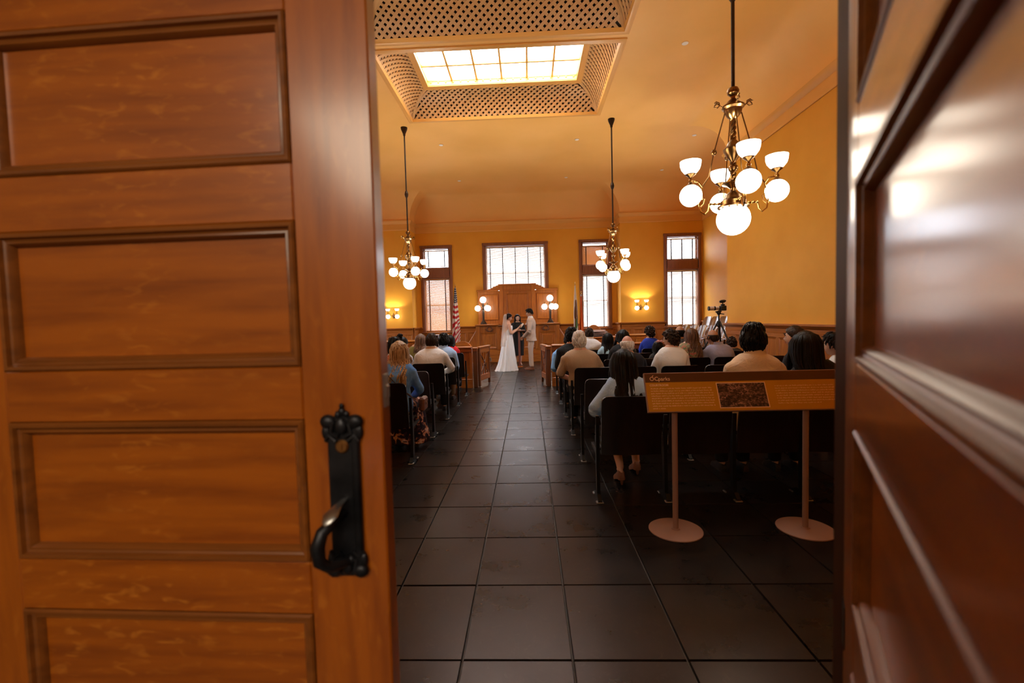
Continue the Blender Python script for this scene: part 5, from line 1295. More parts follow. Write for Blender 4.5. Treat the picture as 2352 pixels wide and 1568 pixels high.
def figure(name, J, skin, label, group=None, loc=(0, 0, 0), rz=0, face=False, voxel=.013):
    s = J['s']; mb = MB(); mb.loft(torso_rings(J, -.004, -.12, 1.06, 18, J['female']))
    mb.tube([J['neck0'], J['neck1']], [.058 * s * J.get('nk', 1), .052 * s * J.get('nk', 1)], 12)
    for S, E, W_ in J['arms']:
        mb.sphere(S, .056 * s, 10, 8); mb.tube([S, (Vector(S) + Vector(E)) / 2, E], [.052 * s, .046 * s, .038 * s], 10); mb.tube([E, (Vector(E) + Vector(W_)) / 2, W_], [.038 * s, .036 * s, .025 * s], 10)
    for H_, K_, A_, D_ in J['legs']:
        mb.tube([H_, (Vector(H_) + Vector(K_)) / 2, K_], [.085 * s, .072 * s, .055 * s], 10); mb.tube([K_, Vector(K_).lerp(Vector(A_), .35), A_], [.053 * s, .055 * s, .036 * s], 10)
        A = Vector(A_); D = Vector(D_); mb.tube([A + Vector((0, 0, -.02)) - D * .045, A + D * .05 + Vector((0, 0, -.042)), A + D * .16 + Vector((0, 0, -.058 + J.get('heel', 0) * -.75))], [.024 * s, .022 * s, .014 * s], 8)
    V, F = remesh(mb, voxel)
    ex = MB(); hm = Matrix.Translation(J['head']) @ Euler(J['hrot'], 'XYZ').to_matrix().to_4x4()
    ex.m = hm; head_grid(ex, lambda n: head_pt(n, 0, s))
    for sx in (-1, 1):
        ex.tube([(sx * .074 * s, .0, -.028 * s), (sx * .081 * s, -.008 * s, -.005 * s), (sx * .084 * s, -.014 * s, .018 * s)], [.009 * s, .015 * s, .013 * s], 8, flat=.5)
    ex.m = Matrix.Identity(4)
    for (S, E, W_), hd in zip(J['arms'], J['hands']): hand(ex, W_, hd[0], hd[1], s, hd[2], hd[3])
    o = len(V); V = np.vstack([V, np.array(ex.v)]); F = F + [tuple(i + o for i in f) for f in ex.f]
    b = finish('person', V, F, skin); b.location = loc; b.rotation_euler = (0, 0, rz); tag(b, label, 'person', group)
    if face:
        for sx in (-1, 1):
            q = MB(); q.m = hm; q.sphere((sx * .030 * s, .0815 * s, .006 * s), (.011 * s, .009 * s, .0075 * s), 10, 6); q.build('eye', M['white'], b)
            q = MB(); q.m = hm; q.sphere((sx * .030 * s, .0895 * s, .006 * s), (.0052 * s, .003 * s, .0055 * s), 8, 6); q.build('iris', M['black'], b)
            q = MB(); q.m = hm; q.tube([(sx * .016 * s, .094 * s, .024 * s), (sx * .032 * s, .090 * s, .030 * s), (sx * .046 * s, .080 * s, .025 * s)], [.004 * s, .0045 * s, .003 * s], 6, flat=.7); q.build('eyebrow', HAIR['black'], b)
        q = MB(); q.m = hm; q.tube([(-.022 * s, .083 * s, -.061 * s), (-.010 * s, .094 * s, -.058 * s), (0, .0955 * s, -.059 * s), (.010 * s, .094 * s, -.058 * s), (.022 * s, .083 * s, -.061 * s)], [.003 * s, .0065 * s, .006 * s, .0065 * s, .003 * s], 6); q.build('lips', LIPS, b)
    b['_hm'] = [v for r in hm for v in r]; J['hm'] = hm
    return b
LIPS = mat('lips', (.45, .09, .08), .4)
def hairdo(b, J, kind, color, L=.3, thick=.02, vol=1., wave=0., seed=1, back=0., N=80, front=True):
    rr = random.Random(seed); s = J['s']; mb = MB(); mb.m = J['hm']
    hair_cap(mb, s, thick, {'long': 'smooth', 'bun': 'smooth', 'lowbun': 'smooth', 'short': 'top', 'buzz': 'cap', 'curly': 'curly', 'bald': 'bald', 'fade': 'fade', 'pony': 'cap'}[kind], rr)
    if kind == 'long': long_hair(mb, s, L, rr, vol, wave, N, front, back)
    if kind == 'bun':
        for i in range(26):
            a = rr.uniform(0, 6.28); c = rr.uniform(-1, 1); mb.sphere((.038 * math.cos(a) * math.sqrt(1 - c * c), -.055 + .036 * math.sin(a) * math.sqrt(1 - c * c), .145 + .034 * c), .016, 6, 5)
        mb.sphere((0, -.055, .145), .042, 12, 8)
    if kind == 'lowbun':
        mb.sphere((0, -.115, -.01), (.05, .042, .05), 14, 10)
        for i in range(12): a = i * PI / 6; mb.tube([(0, -.15, -.01), (.03 * math.cos(a), -.135, -.01 + .03 * math.sin(a)), (.05 * math.cos(a), -.105, -.01 + .05 * math.sin(a))], [.008, .010, .006], 5)
    if kind in ('short', 'fade'):
        for i in range(90):
            a = rr.uniform(0, 6.28); r = math.sqrt(rr.random()) * .8; n = Vector((r * math.cos(a), r * math.sin(a) - .1, math.sqrt(max(.05, 1 - r * r)))).normalized(); p = head_pt(n, 1, s) + n * (thick + .010) * (.6 if kind == 'short' else 1)
            mb.tube([p - n * .02, p + n * .004 + Vector((rr.uniform(-.01, .01), .016, .002)), p + n * .006 + Vector((rr.uniform(-.015, .015), .034, -.002))], [.010, .008, .002], 5)
    if kind == 'curly':
        for i in range(150):
            a = rr.uniform(0, 6.28); z = rr.uniform(-.55, 1); r = math.sqrt(max(0, 1 - z * z)); n = Vector((r * math.cos(a), r * math.sin(a), z))
            if z < -.02 + .7 * n.y: continue
            mb.sphere(head_pt(n, 1, s) + n * (thick + .004), rr.uniform(.010, .017), 6, 5)
    return mb.build('hair', HAIR[color], b, smooth=80)
def top_cloth(b, J, m, sleeve=1.0, t0=-.1, t1=1.0, grow=.014, loose=1., wr=.006, seed=1, name='shirt', collar=None, voxel=.014):
    s = J['s']; mb = MB(); mb.loft(torso_rings(J, grow, t0, t1, 22, J['female']))
    if sleeve > 0:
        for S, E, W_ in J['arms']:
            S, E, W_ = Vector(S), Vector(E), Vector(W_); mb.sphere(S, (.058 * s + grow), 10, 8)
            if sleeve <= .5: e = S.lerp(E, sleeve * 2); mb.tube([S, e], [.056 * s + grow, (.048 * s + grow) * loose], 10)
            else:
                mb.tube([S, S.lerp(E, .5), E], [.056 * s + grow, .050 * s + grow, (.042 * s + grow) * loose], 10); e = E.lerp(W_, sleeve * 2 - 1); mb.tube([E, e], [(.042 * s + grow) * loose, (.030 * s + grow) * loose], 10)
    V, F = remesh(mb, voxel); o = finish(name, V, F, m, b, wr, seed)
    if collar:
        q = MB(); n0 = Vector(J['neck0']); d = (Vector(J['neck1']) - n0).normalized(); c0 = Vector((J['lean'][0], J['lean'][1], J['nz'])) 
        rings = []
        for z, r in ((-.012, .075), (.010, .070), (.034, .064), (.036, .069), (.008, .080), (-.016, .084)):
            rings.append([(c0.x + d.x * z + r * s * 1.05 * math.cos(a), c0.y + d.y * z + r * s * math.sin(a), c0.z + z) for a in [2 * PI * i / 18 for i in range(18)]])
        rings.append(rings[0]); q.loft(rings, cap=False); q.build('collar', collar, o)
    return o
def trousers(b, J, m, name='trousers', wr=.004, seed=3, grow=.014):
    s = J['s']; mb = MB(); mb.loft(torso_rings(J, grow - .002, -.12, .20, 20, J['female']))
    for H_, K_, A_, D_ in J['legs']:
        H_, K_, A_ = Vector(H_), Vector(K_), Vector(A_)
        mb.tube([H_, H_.lerp(K_, .5), K_], [.088 * s + grow * .6, .076 * s + grow, .060 * s + grow], 10); mb.tube([K_, K_.lerp(A_, .4), A_ + Vector((0, 0, .015))], [.058 * s + grow, .056 * s + grow, .046 * s + grow], 10)
    V, F = remesh(mb, .015); return finish(name, V, F, m, b, wr, seed)
def shoes(b, J, m, name='shoe', heel=0):
    for H_, K_, A_, D_ in J['legs']:
        A = Vector(A_); D = Vector(D_); q = MB(); s = J['s']; g = A.z - .075
        def P(y, z): return tuple(A + D * y * s + Vector((0, 0, z - .075)))
        mb = MB(); sd = D.cross(Vector((0, 0, 1))); rings = []
        for y, w_, z0, z1 in ((-.065, .024, heel, heel + .055), (-.045, .034, heel, heel + .075), (0, .036, heel * .9, heel * .8 + .082), (.06, .038, heel * .45, heel * .4 + .070), (.12, .045, .0, .050), (.165, .040, .0, .038), (.20, .018, .004, .022)):
            c = A + D * y * s; rings.append([tuple(Vector((c.x, c.y, 0)) + sd * (w_ * s * x) + Vector((0, 0, (A.z - .075 - heel if False else 0) + z))) for x, z in ((-1, z0), (1, z0), (1, z0 + (z1 - z0) * .45), (.65, z1), (-.65, z1), (-1, z0 + (z1 - z0) * .45))])
        mb.loft(rings)
        if heel > .02: c = A - D * .045; mb.tube([(c.x, c.y, heel), (c.x, c.y, .006)], [.016, .009], 8)
        mb.build(name, m, b, smooth=50)
def seated_joints(HT, s=1., female=False, hw=None, lean=(0, .02), hyaw=0, hpitch=0, hroll=0, head_off=(0, 0), elbows=None, wrists=None, ankles=None, hump=1, deep=1, knees=None):
    hw = hw or (.175 if female else .205); sz = HT - .355 * s; J = dict(s=s, female=female, hw=hw, pz=.56, nz=HT - .228 * s, lean=lean, hump=hump, deep=deep)
    lx, ly = lean; sx = hw - .035
    S = [(lx + q * sx, ly * .93 - .005, sz - .01) for q in (-1, 1)]
    E = elbows or [(lx * .5 + q * (hw + .04), .06, sz - .27 * s) for q in (-1, 1)]
    W_ = wrists or [(lx * .2 + q * .07, .27, .635) for q in (-1, 1)]
    J['arms'] = [(S[i], E[i], W_[i]) for i in (0, 1)]
    J['hands'] = [((-q * .5, .85, -.12), (0, .2, -1), .45, q) for q in (-1, 1)]
    kn = knees or [(q * .10, .46 * s + .02, .515) for q in (-1, 1)]; an = ankles or [(q * .10, .46, .085) for q in (-1, 1)]
    J['legs'] = [((q * .085, .03, .545), kn[i], an[i], (0, 1, 0)) for i, q in enumerate((-1, 1))]
    J['head'] = Vector((lx * 1.12 + head_off[0], ly * 1.2 + .025 + head_off[1], HT - .125 * s)); J['hrot'] = (hpitch, hroll, hyaw)
    J['neck0'] = (lx, ly - .01, J['nz'] - .03); J['neck1'] = tuple(J['head'] + Vector((0, -.02, -.05)))
    J['nk'] = 1.0 if not female else .85
    return J
DARK = cloth('dark_trousers', (.012, .012, .015), rough=.8); SHOE = mat('dark_shoe', (.015, .012, .01), .4)
def sitter(X, zc, HT, label, skin, hair, top, sleeve=.5, s=1., female=False, bottom=None, topname='shirt', collar=None, grow=.014, wr=.006, rz=0, seed=1, loose=1., face=False, t1=1.0, **kw):
    J = seated_joints(HT, s, female, **kw); b = figure('person', J, SKINS[skin], label, 'seated wedding guests', (X, zc, 0), rz, face)
    hairdo(b, J, seed=seed, **hair); top_cloth(b, J, top, sleeve, seed=seed, name=topname, collar=collar, grow=grow, wr=wr, loose=loose, t1=t1)
    trousers(b, J, bottom or DARK); shoes(b, J, SHOE)
    return b, J
def glasses(b, J, m, up=0.):
    s = J['s']; mb = MB(); mb.m = J['hm'] @ Matrix.Translation((0, -.01 if up else 0, up)) @ Euler((-.5 if up else 0, 0, 0)).to_matrix().to_4x4(); g = 1.15 if up else 1
    for q in (-1, 1):
        mb.tube([(q * .032 * s + .022 * s * math.cos(a), .100 * s * g, .004 + .018 * s * math.sin(a)) for a in [2 * PI * i / 14 for i in range(14)]], .0022, 5, closed=True)
        mb.tube([(q * .054 * s, .098 * s * g, .006), (q * .080 * s * g, .06 * s, .008), (q * .084 * s * g, -.01 * s, .004)], .0022, 5)
    mb.tube([(-.010 * s, .101 * s * g, .008), (.010 * s, .101 * s * g, .008)], .002, 5); return mb.build('glasses', m, b)
white = cloth('white_shirt_cloth', (.76, .77, .78)); whitep = pattern('white_patterned_cloth', [(.35, (.74, .73, .74)), (.55, (.70, .70, .73)), (.62, (.42, .40, .48)), (.68, (.72, .71, .72))], 40)
lblue = cloth('light_blue_cloth', (.24, .50, .90)); pblue = cloth('pale_blue_cloth', (.38, .58, .90)); denim = cloth('denim_cloth', (.09, .25, .62), (.16, .36, .78), 3)
suit_b = cloth('black_suit_cloth', (.010, .010, .012)); suit_n = cloth('navy_suit_cloth', (.014, .016, .026)); suit_g = cloth('charcoal_suit_cloth', (.05, .043, .04))
cream = cloth('cream_blazer_cloth', (.72, .56, .40), bump=.5); royal = cloth('royal_blue_cloth', (.012, .035, .32)); red = cloth('red_cloth', (.62, .01, .02)); lilac = cloth('lilac_shirt_cloth', (.34, .33, .45)); blackt = cloth('black_top_cloth', (.010, .009, .010))
floral = pattern('floral_top_cloth', [(.36, (.38, .22, .12)), (.48, (.10, .22, .12)), (.56, (.42, .25, .14)), (.64, (.50, .09, .09)), (.72, (.42, .25, .15))], 26)
orangep = pattern('orange_dotted_cloth', [(0, (.75, .55, .42)), (.30, (.50, .11, .03))], 60, 'vor'); skirtf = pattern('dark_floral_cloth', [(.44, (.012, .010, .022)), (.52, (.05, .02, .04)), (.58, (.50, .22, .14)), (.66, (.70, .52, .44)), (.74, (.06, .03, .05))], 14)
khaki = cloth('khaki_cloth', (.18, .11, .055)); olive = cloth('olive_cloth', (.20, .16, .04))
gl_m = mat('glasses_frame', (.05, .03, .02), .3)
def H(kind, color, **kw): return dict(kind=kind, color=color, **kw)

# bride side
b, J = sitter(-1.49, 4.98, 1.285, 'blonde guest in denim jacket and dark floral skirt on the aisle', 'light', H('long', 'blonde', L=.42, wave=.020, vol=1.05, N=120, thick=.022, back=.045), denim, 1.0, .96, True, lean=(.03, .05), topname='denim_jacket', collar=denim, hpitch=.1, elbows=[(-.22, .06, .72), (.245, .10, .74)], wrists=[(-.06, .30, .63), (.13, .30, .64)])
for o in list(b.children):
    if o.name.startswith(('trousers', 'shoe')): bpy.data.objects.remove(o)
mb = MB(); rings = []
for t, (cy, cz, rx, ry) in enumerate(((-.02, .58, .18, .13), (.10, .55, .20, .12), (.26, .55, .21, .10), (.40, .54, .22, .09))): rings.append([(rx * math.cos(a), cy, cz + ry * math.sin(a)) for a in [2 * PI * i / 24 for i in range(24)]])
mb.loft(rings); rings = []
for z, ry, rx in ((.60, .10, .20), (.45, .13, .22), (.25, .15, .24), (.06, .17, .27)): rings.append([(rx * math.cos(a) * (1 + .05 * math.sin(7 * a)), .40 + ry * math.sin(a) * (1 + .08 * math.sin(6 * a)), z) for a in [2 * PI * i / 30 for i in range(30)]])
mb.loft(rings); V, F = remesh(mb, .014); finish('skirt', V, F, skirtf, b, .008, 5); shoes(b, J, SHOE)
mb = MB(); mb.tube([(-.13, -.07, 1.00), (-.03, -.125, .92), (.10, -.12, .78), (.20, -.02, .66)], .012, 6, flat=.4); mb.build('bag_strap', mat('brown_strap', (.06, .02, .012), .5), b)
bag = empty('shoulder_bag', (-1.21, 5.08, .50)); tag(bag, 'small brown shoulder bag at the hip of the blonde guest', 'bag')
bm_ = mat('brown_leather', (.16, .06, .035), .45); mb = MB(); mb.box(-.03, .03, -.10, .10, 0, .15, .02); mb.build('bag_body', bm_, bag); mb = MB(); mb.box(-.034, .034, -.102, .102, .08, .155, .018); mb.build('flap', bm_, bag); mb = MB(); mb.box(.033, .04, -.012, .012, .07, .10, .003); mb.build('clasp', M['brass2'], bag)
sitter(-1.86, 6.08, 1.28, 'guest with dark hair in an orange dotted top behind the blonde guest', 'warm', H('short', 'black', thick=.024), orangep, .5, .95, True, lean=(.03, .02), topname='blouse', seed=4)
sitter(-2.10, 7.15, 1.265, 'guest with black top-knot bun in white patterned shirt', 'warm', H('bun', 'black', thick=.016), whitep, .75, .96, True, collar=whitep, seed=5, lean=(.03, .03), hyaw=-.5, hw=.19, head_off=(.05, 0), face=True)
sitter(-1.55, 7.15, 1.318, 'broad man with cropped dark hair in white shirt, bride side aisle', 'warm', H('buzz', 'dark', thick=.012), white, 1.0, 1.04, hw=.235, collar=white, seed=6, lean=(.0, .03), elbows=[(-.27, .06, .76), (.31, .10, .74)], deep=1.15)
sitter(-2.05, 8.2, 1.275, 'guest with wavy brown hair in olive top past the man in white', 'light', H('long', 'mousy', L=.34, wave=.018, N=80), olive, .5, .93, True, seed=7, topname='blouse', head_off=(.08, 0))
sitter(-1.585, 8.2, 1.262, 'man with tousled black hair in blue shirt and khaki trousers', 'warm', H('short', 'black', thick=.022), pblue, 1.0, .98, hw=.21, collar=pblue, bottom=khaki, seed=8, lean=(.03, .03))
sitter(-1.62, 9.28, 1.21, 'guest with black bobbed hair in red sleeveless top', 'light', H('long', 'black', L=.20, N=70, thick=.024), red, .12, .92, True, seed=9, topname='top')
# groom side
b, J = sitter(.86, 3.93, 1.205, 'guest with long black hair in pale blue blouse in front of the sign', 'light', H('long', 'black', L=.58, vol=1.12, N=130, thick=.026), pblue, .62, .94, True, seed=11, loose=1.25, hpitch=-.15, lean=(-.03, .05), topname='blouse', elbows=[(-.30, .0, .70), (.22, .10, .66)], wrists=[(-.22, .22, .60), (.06, .30, .63)], ankles=[(-.06, .14, .14), (.14, .40, .085)], knees=[(-.10, .42, .52), (.12, .46, .52)], hw=.18)
for o in list(b.children):
    if o.name.startswith(('trousers', 'shoe')): bpy.data.objects.remove(o)
mb = MB(); rings = []
for cy, cz, rx, ry in ((-.06, .58, .18, .12), (.10, .545, .20, .10), (.26, .535, .205, .095), (.38, .525, .20, .085)): rings.append([(rx * math.cos(a), cy, cz + ry * math.sin(a)) for a in [2 * PI * i / 24 for i in range(24)]])
mb.loft(rings); mb.build('skirt', DARK, b, smooth=70); shoes(b, J, mat('tan_wedge', (.20, .08, .04), .5), heel=.05)
sitter(.73, 6.05, 1.312, 'white-haired man in brown checked shirt on the aisle', 'pink', H('short', 'grey', thick=.014), plaid('checked_shirt'), .5, 1.02, hw=.235, seed=12, collar=plaid('checked_collar'), lean=(-.05, .02), topname='shirt', elbows=[(-.32, .04, .74), (.26, .1, .74)], deep=1.1)
sitter(.72, 7.15, 1.335, 'dark-haired man in black suit leaning past the white-haired man', 'warm', H('short', 'black', thick=.02), suit_b, 1.0, 1.0, topname='jacket', grow=.02, seed=13, lean=(-.04, .06), hroll=.1, hpitch=-.1, hyaw=.2)
sitter(.72, 8.2, 1.20, 'guest in bright light blue shirt bending forward by the aisle', 'warm', H('buzz', 'black', thick=.014), lblue, 1.0, 1.0, hw=.215, seed=14, lean=(-.05, .12), hpitch=-.6, head_off=(.08, .10), hump=1.6)
sitter(1.24, 9.28, 1.30, 'man with close-cropped hair in white shirt in the front row', 'warm', H('buzz', 'dark', thick=.006), white, .5, 1.0, hw=.22, collar=white, seed=15)
sitter(1.47, 7.15, 1.29, 'guest with smooth black hair and black jacket, head turned aside', 'light', H('long', 'black', L=.16, N=70, thick=.024), suit_b, 1.0, .96, True, seed=16, topname='jacket', grow=.02, hyaw=.55, hroll=.2, face=True)
sitter(1.52, 8.2, 1.21, 'guest in light blue top with black hair falling forward', 'light', H('long', 'black', L=.34, N=80), cloth('sky_top', (.36, .58, .72)), .3, .93, True, seed=17, lean=(-.08, .04), topname='top')
sitter(1.31, 6.05, 1.252, 'balding man with white hair fringe in dark navy suit', 'pink', H('bald', 'grey', thick=.012), suit_n, 1.0, 1.0, topname='jacket', grow=.022, seed=18, hpitch=-.1)
sitter(2.46, 9.28, 1.28, 'guest with full dark short hair in royal blue top', 'light', H('curly', 'dark', thick=.028), royal, .7, .97, True, seed=19, topname='top', hyaw=.3)
b, J = sitter(1.88, 6.05, 1.305, 'guest with short curly brown hair, glasses and white blouse', 'light', H('curly', 'dark', thick=.022), white, .75, .98, True, hw=.195, seed=20, topname='blouse', hyaw=.75, face=True); glasses(b, J, gl_m)
sitter(2.71, 8.2, 1.315, 'bald-topped man with dark hair fringe in charcoal suit', 'tan', H('bald', 'black', thick=.012), suit_g, 1.0, 1.0, topname='jacket', grow=.02, seed=21)
sitter(2.49, 7.15, 1.29, 'guest with long wavy brown hair in floral top', 'light', H('long', 'brown', L=.38, wave=.02, N=110), floral, .5, .96, True, seed=22, topname='blouse', head_off=(.05, 0))
sitter(2.99, 7.15, 1.265, 'bald man in lilac grey shirt', 'tan', H('bald', 'dark', thick=.002), lilac, .75, 1.0, hw=.21, collar=lilac, seed=23, lean=(-.05, .03), head_off=(-.06, 0), hyaw=.35, face=True)
b, J = sitter(1.93, 3.93, 1.395, 'black-haired man in cream blazer with glasses', 'warm', H('short', 'black', thick=.024), cream, 1.0, 1.04, hw=.215, topname='blazer', grow=.022, wr=.009, collar=cream, seed=24, hyaw=-.35, face=True, elbows=[(-.25, .05, .80), (.25, .06, .79)]); glasses(b, J, gl_m)
sitter(2.43, 3.93, 1.325, 'guest with very long straight black hair in black top', 'light', H('long', 'black', L=.52, vol=1.15, N=130, thick=.026), blackt, .75, .98, True, seed=25, topname='top', hw=.18, head_off=(-.06, 0))
b, J = sitter(2.95, 4.98, 1.35, 'guest in profile with sunglasses pushed up in dark hair', 'light', H('lowbun', 'dark', thick=.018), blackt, .3, .97, True, seed=26, hyaw=.85, face=True, topname='top', head_off=(-.07, 0)); glasses(b, J, gl_m, .085)
sitter(3.46, 4.98, 1.25, 'dark-haired guest at the open door edge, face in profile', 'light', H('short', 'black', thick=.02), white, .5, .93, True, seed=27, hyaw=.8, face=True, lean=(-.08, .02), head_off=(-.08, 0))
sitter(3.62, 8.2, 1.08, 'child with dark brown hair between lilac shirt and cream blazer', 'light', H('curly', 'dark', thick=.018), suit_g, .5, .80, True, seed=28, hw=.15)
b, J = sitter(2.02, 7.15, 1.10, 'small child with dark hair and pink bow', 'light', H('long', 'black', L=.18, N=60), blackt, .3, .80, True, seed=29, hw=.14)
mb = MB(); mb.m = J['hm']
for q in (-1, 1): mb.sphere((q * .028 + .02, -.06, .105), (.03, .018, .022), 8, 6)
mb.sphere((.02, -.065, .105), .012, 8, 6); mb.build('hair_bow', mat('pink_bow', (.75, .40, .42), .6), b)

# the couple and the officiant
def standing(HT, s, female, shoulders, arms, hands, heel=0, lean=(0, 0), hrot=(0, 0, 0), feet=((-.09, 0), (.09, 0)), hw=None, toe=((-.15, 1), (.15, 1))):
    hw = hw or (.165 if female else .20); J = dict(s=s, female=female, hw=hw, pz=.53 * HT, nz=HT - .25 * s, lean=lean, hump=.4, heel=heel)
    J['arms'] = [(shoulders[i], arms[i][0], arms[i][1]) for i in (0, 1)]; J['hands'] = hands
    L = []
    for i, q in enumerate((-1, 1)):
        fx, fy = feet[i]; D = Vector((toe[i][0], toe[i][1], 0)).normalized(); L.append(((q * .085, 0, .515 * HT), (q * .09 + (fx - q * .09) * .4, .02 + fy * .5, .285 * HT + heel * .5), (fx, fy, .085 + heel), tuple(D)))
    J['legs'] = L; J['head'] = Vector((lean[0], lean[1] + .03, HT - .125 * s)); J['hrot'] = hrot; J['neck0'] = (lean[0], lean[1] - .01, J['nz'] - .03); J['neck1'] = tuple(J['head'] + Vector((0, -.02, -.05))); J['nk'] = .85 if female else 1
    return J
def shoulders(HT, s, hw, lean=(0, 0)): return [(lean[0] + q * (hw - .035), lean[1] - .005, HT - .345 * s) for q in (-1, 1)]
# groom: faces the bride, hands clasped low in front
HT = 1.80; s = 1.02; hw = .20
J = standing(HT, s, False, shoulders(HT, s, hw), [((-.245, .02, 1.16), (-.055, .22, .975)), ((.245, .02, 1.16), (.055, .22, .96))], [((.75, .55, -.35), (.2, .5, -1), .5, -1), ((-.75, .55, -.3), (-.2, .5, -1), .6, 1)], hrot=(-.08, 0, 0), feet=((-.10, -.02), (.10, .03)))
gb = figure('person', J, SKINS['warm'], 'groom in pale beige suit with hands clasped, facing the bride', None, (.075, 13.58, 0), math.radians(83), True, .011)
hairdo(gb, J, 'fade', 'black', thick=.012, seed=31)
beige = cloth('beige_suit_cloth', (.56, .45, .38), bump=.4); top_cloth(gb, J, beige, .97, t0=-.20 + .09, t1=.99, grow=.020, wr=.005, name='jacket', seed=3, voxel=.012)
mb = MB(); rings = []
for z, rx, ry, dy in ((1.02, .172, .130, 0), (.93, .190, .145, -.01), (.86, .198, .158, -.015)): rings.append(ellipse(0, dy, z, rx, ry, 28, 2.3))
for z, rx, ry, dy in ((.86, .190, .150, -.015), (1.02, .164, .122, 0)): rings.append(ellipse(0, dy, z, rx, ry, 28, 2.3))
mb.loft(rings, cap=False); mb.build('jacket_skirt', beige, gb, smooth=60)
trousers(gb, J, beige, wr=.005, grow=.012); shoes(gb, J, mat('brown_shoe', (.16, .06, .03), .35))
mb = MB(); c = Vector((0, 0, J['nz'])); rings = []
for z, r in ((-.02, .078), (.02, .068), (.045, .062), (.047, .067), (.015, .080), (-.025, .088)): rings.append([(r * 1.03 * math.cos(a), .004 + r * math.sin(a), c.z + z) for a in [2 * PI * i / 20 for i in range(20)]])
rings.append(rings[0]); mb.loft(rings, cap=False); mb.add([(-.04, .135, 1.38), (.04, .135, 1.38), (.055, .09, 1.50), (-.055, .09, 1.50)], [(0, 1, 2, 3)]); mb.build('shirt_collar', white, gb)
mb = MB(); rr = random.Random(2)
for i in range(16): mb.sphere((.10 + rr.uniform(-.025, .025), .150 + rr.uniform(-.012, .012), 1.36 + rr.uniform(-.028, .028)), rr.uniform(.012, .02), 7, 5)
mb.build('boutonniere', mat('blush_flower', (.80, .55, .48), .7), gb)
# bride: back three quarters to the camera, reading from a small booklet
HT = 1.68; s = .95; hw = .165
J = standing(HT, s, True, shoulders(HT, s, hw), [((-.20, .10, 1.10), (-.07, .30, 1.22)), ((.205, .06, 1.09), (.09, .30, 1.25))], [((.3, .7, .55), (.6, -.2, .6), .5, -1), ((-.15, .75, .6), (-.6, -.2, .6), .5, 1)], hrot=(-.25, 0, 0), heel=.04, feet=((-.07, 0), (.07, .04)))
bb = figure('person', J, SKINS['light'], 'bride in white gown and long veil, reading to the groom', None, (-.60, 13.38, 0), math.radians(-76), True, .011)
hairdo(bb, J, 'lowbun', 'black', thick=.018, seed=33)
ivory = cloth('ivory_gown_cloth', (.86, .92, .98), bump=.25)
mb = MB(); rings = []; n = 72
for z, rx, ry, dy, am in ((1.08, .140, .122, 0, 0), (1.0, .160, .138, -.005, .004), (.90, .172, .155, -.012, .008), (.70, .190, .180, -.02, .014), (.45, .205, .215, -.03, .020), (.20, .228, .262, -.045, .024), (.04, .25, .315, -.065, .028), (.006, .258, .335, -.075, .034)):
    rings.append([((rx + am * math.sin(13 * a + 1.2 * z)) * math.cos(a), dy + (ry + am * math.sin(13 * a + 1.2 * z)) * math.sin(a), z + (.004 * math.sin(21 * a) if z < .02 else 0)) for a in [2 * PI * i / n for i in range(n)]])
mb.loft(rings); mb.build('gown_skirt', ivory, bb, smooth=80)
mb = MB(); rings = []
for z, rx, ry, cut in ((1.05, .146, .127, 180), (1.10, .140, .124, 180), (1.16, .145, .124, 125), (1.22, .154, .130, 105), (1.28, .160, .136, 92), (1.33, .158, .124, 70)):
    ar = [math.radians(90 - cut + 2 * cut * i / 24) for i in range(25)]
    rings.append([((rx + .008) * math.cos(a), (ry + .008) * math.sin(a) - .005, z) for a in ar] + [((rx - .004) * math.cos(a), (ry - .004) * math.sin(a) - .005, z) for a in ar[::-1]])
mb.loft(rings); mb.build('bodice', ivory, bb, smooth=60)
shoes(bb, J, M['white'], heel=.04)
vm = mat('veil_tulle', (.82, .70, .62), .8, alpha=.42)
mb = MB(); vs = []; fs = []; nu, nv = 36, 30
for j in range(nv):
    t = j / (nv - 1)
    for i in range(nu):
        a = math.radians(-90 - 80 + 160 * i / (nu - 1))
        if t < .12: f = t / .12; r0, z = .085 * f ** .5, 1.675 - .05 * f * f; cx, cy = 0, -.03
        else: f = (t - .12) / .88; r0 = .088 + .075 * f ** .7 + .014 * math.sin(9 * a + 2) * f; z = 1.625 - .90 * f; cx, cy = 0, -.03 - .03 * f
        vs.append((cx + r0 * math.cos(a) * 1.05, cy + r0 * math.sin(a), z))
for j in range(nv - 1):
    for i in range(nu - 1): a = j * nu + i; fs.append((a, a + 1, a + nu + 1, a + nu))
mb.add(vs, fs); mb.build('veil', vm, bb, smooth=80)
# her booklet, held up in both hands
fm = bb.matrix_basis if False else Matrix.Translation((-.60, 13.38, 0)) @ Matrix.Rotation(math.radians(-72), 4, 'Z')
bk = empty('booklet', fm @ Vector((.02, .40, 1.33)), math.radians(-72)); tag(bk, 'small pale booklet held open by the bride', 'booklet')
bk.rotation_euler = (math.radians(52), 0, math.radians(-72))
for q in (-1, 1):
    mb = MB(); mb.m = Matrix.Rotation(q * .25, 4, 'Y'); mb.box(*(sorted((0, q * .10))), -.075, .075, -.004, .004, .001); mb.build('cover', mat('booklet_cover', (.45, .30, .24), .6), bk)
    mb = MB(); mb.m = Matrix.Rotation(q * .25, 4, 'Y'); mb.box(*(sorted((q * .004, q * .095))), -.07, .07, .004, .007, .001); mb.build('page', M['white'], bk)
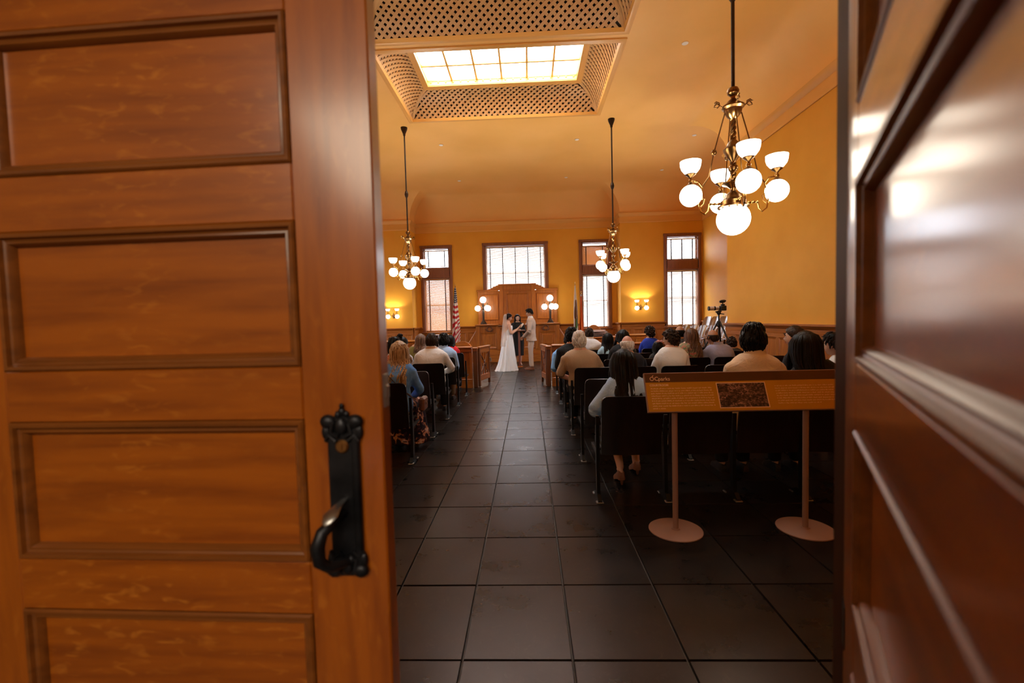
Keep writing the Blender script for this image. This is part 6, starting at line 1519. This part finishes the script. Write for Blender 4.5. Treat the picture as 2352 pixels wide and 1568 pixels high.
# officiant faces the camera behind the stand
HT = 1.665; s = .96; hw = .175
J = standing(HT, s, True, shoulders(HT, s, hw), [((-.235, .06, 1.10), (-.07, .27, 1.165)), ((.235, .06, 1.10), (.07, .27, 1.165))], [((.35, .9, .1), (.2, -.1, 1), .35, -1), ((-.35, .9, .1), (-.2, -.1, 1), .35, 1)], heel=.06, hw=hw, hrot=(.04, 0, .10), feet=((-.07, 0), (.07, 0)))
ob = figure('person', J, SKINS['light'], 'officiant with long black hair, glasses and black dress behind the couple', None, (-.345, 14.72, 0), math.radians(184), True, .011)
hairdo(ob, J, 'long', 'black', L=.36, seed=35, N=100, vol=.98, thick=.016)
top_cloth(ob, J, blackt, .97, t0=-.1, t1=.97, grow=.014, name='dress_top', seed=8, voxel=.012)
mb = MB(); rings = []
for z, rx, ry in ((1.06, .142, .125), (.92, .182, .155), (.75, .185, .16), (.55, .175, .155), (.34, .17, .15)): rings.append([((rx + .008 * math.sin(9 * a)) * math.cos(a), (ry + .008 * math.sin(9 * a)) * math.sin(a), z) for a in [2 * PI * i / 40 for i in range(40)]])
mb.loft(rings); mb.build('dress_skirt', blackt, ob, smooth=80); shoes(ob, J, SHOE, heel=.06); glasses(ob, J, M['steel'])
# reading stand with the open folder
st = empty('reading_stand', (-.30, 14.32, 0)); tag(st, 'slim brown reading stand in front of the officiant', 'stand')
sm = mat('stand_brown', (.22, .075, .05), .4)
mb = MB(); mb.box(-.03, .035, -.02, .02, .03, 1.13, .005); mb.build('post', sm, st)
mb = MB(); mb.box(-.10, .10, -.12, .12, 0, .03, .008); mb.build('foot_plate', M['wood_h'], st)
mb = MB(); mb.m = Matrix.Translation((0, 0, 1.135)) @ Matrix.Rotation(math.radians(-8), 4, 'X'); mb.box(-.20, .20, -.13, .13, -.008, .008, .003); mb.box(-.20, .20, .12, .135, .008, .022, .003); mb.build('desk_board', sm, st)
fo = empty('folder', (-.30, 14.32, 1.150)); tag(fo, 'open pale folder lying on the reading stand', 'folder'); fo.rotation_euler = (math.radians(-8), 0, 0)
mb = MB(); mb.box(-.19, .19, -.11, .11, -.003, .002, .001); mb.build('cover', mat('folder_tan', (.50, .36, .26), .6), fo)
for q in (-1, 1): mb = MB(); mb.box(*sorted((q * .004, q * .18)), -.105, .105, .002, .006, .001); mb.build('page', M['white'], fo)
for o in bpy.data.objects:
    if '_hm' in o: del o['_hm']
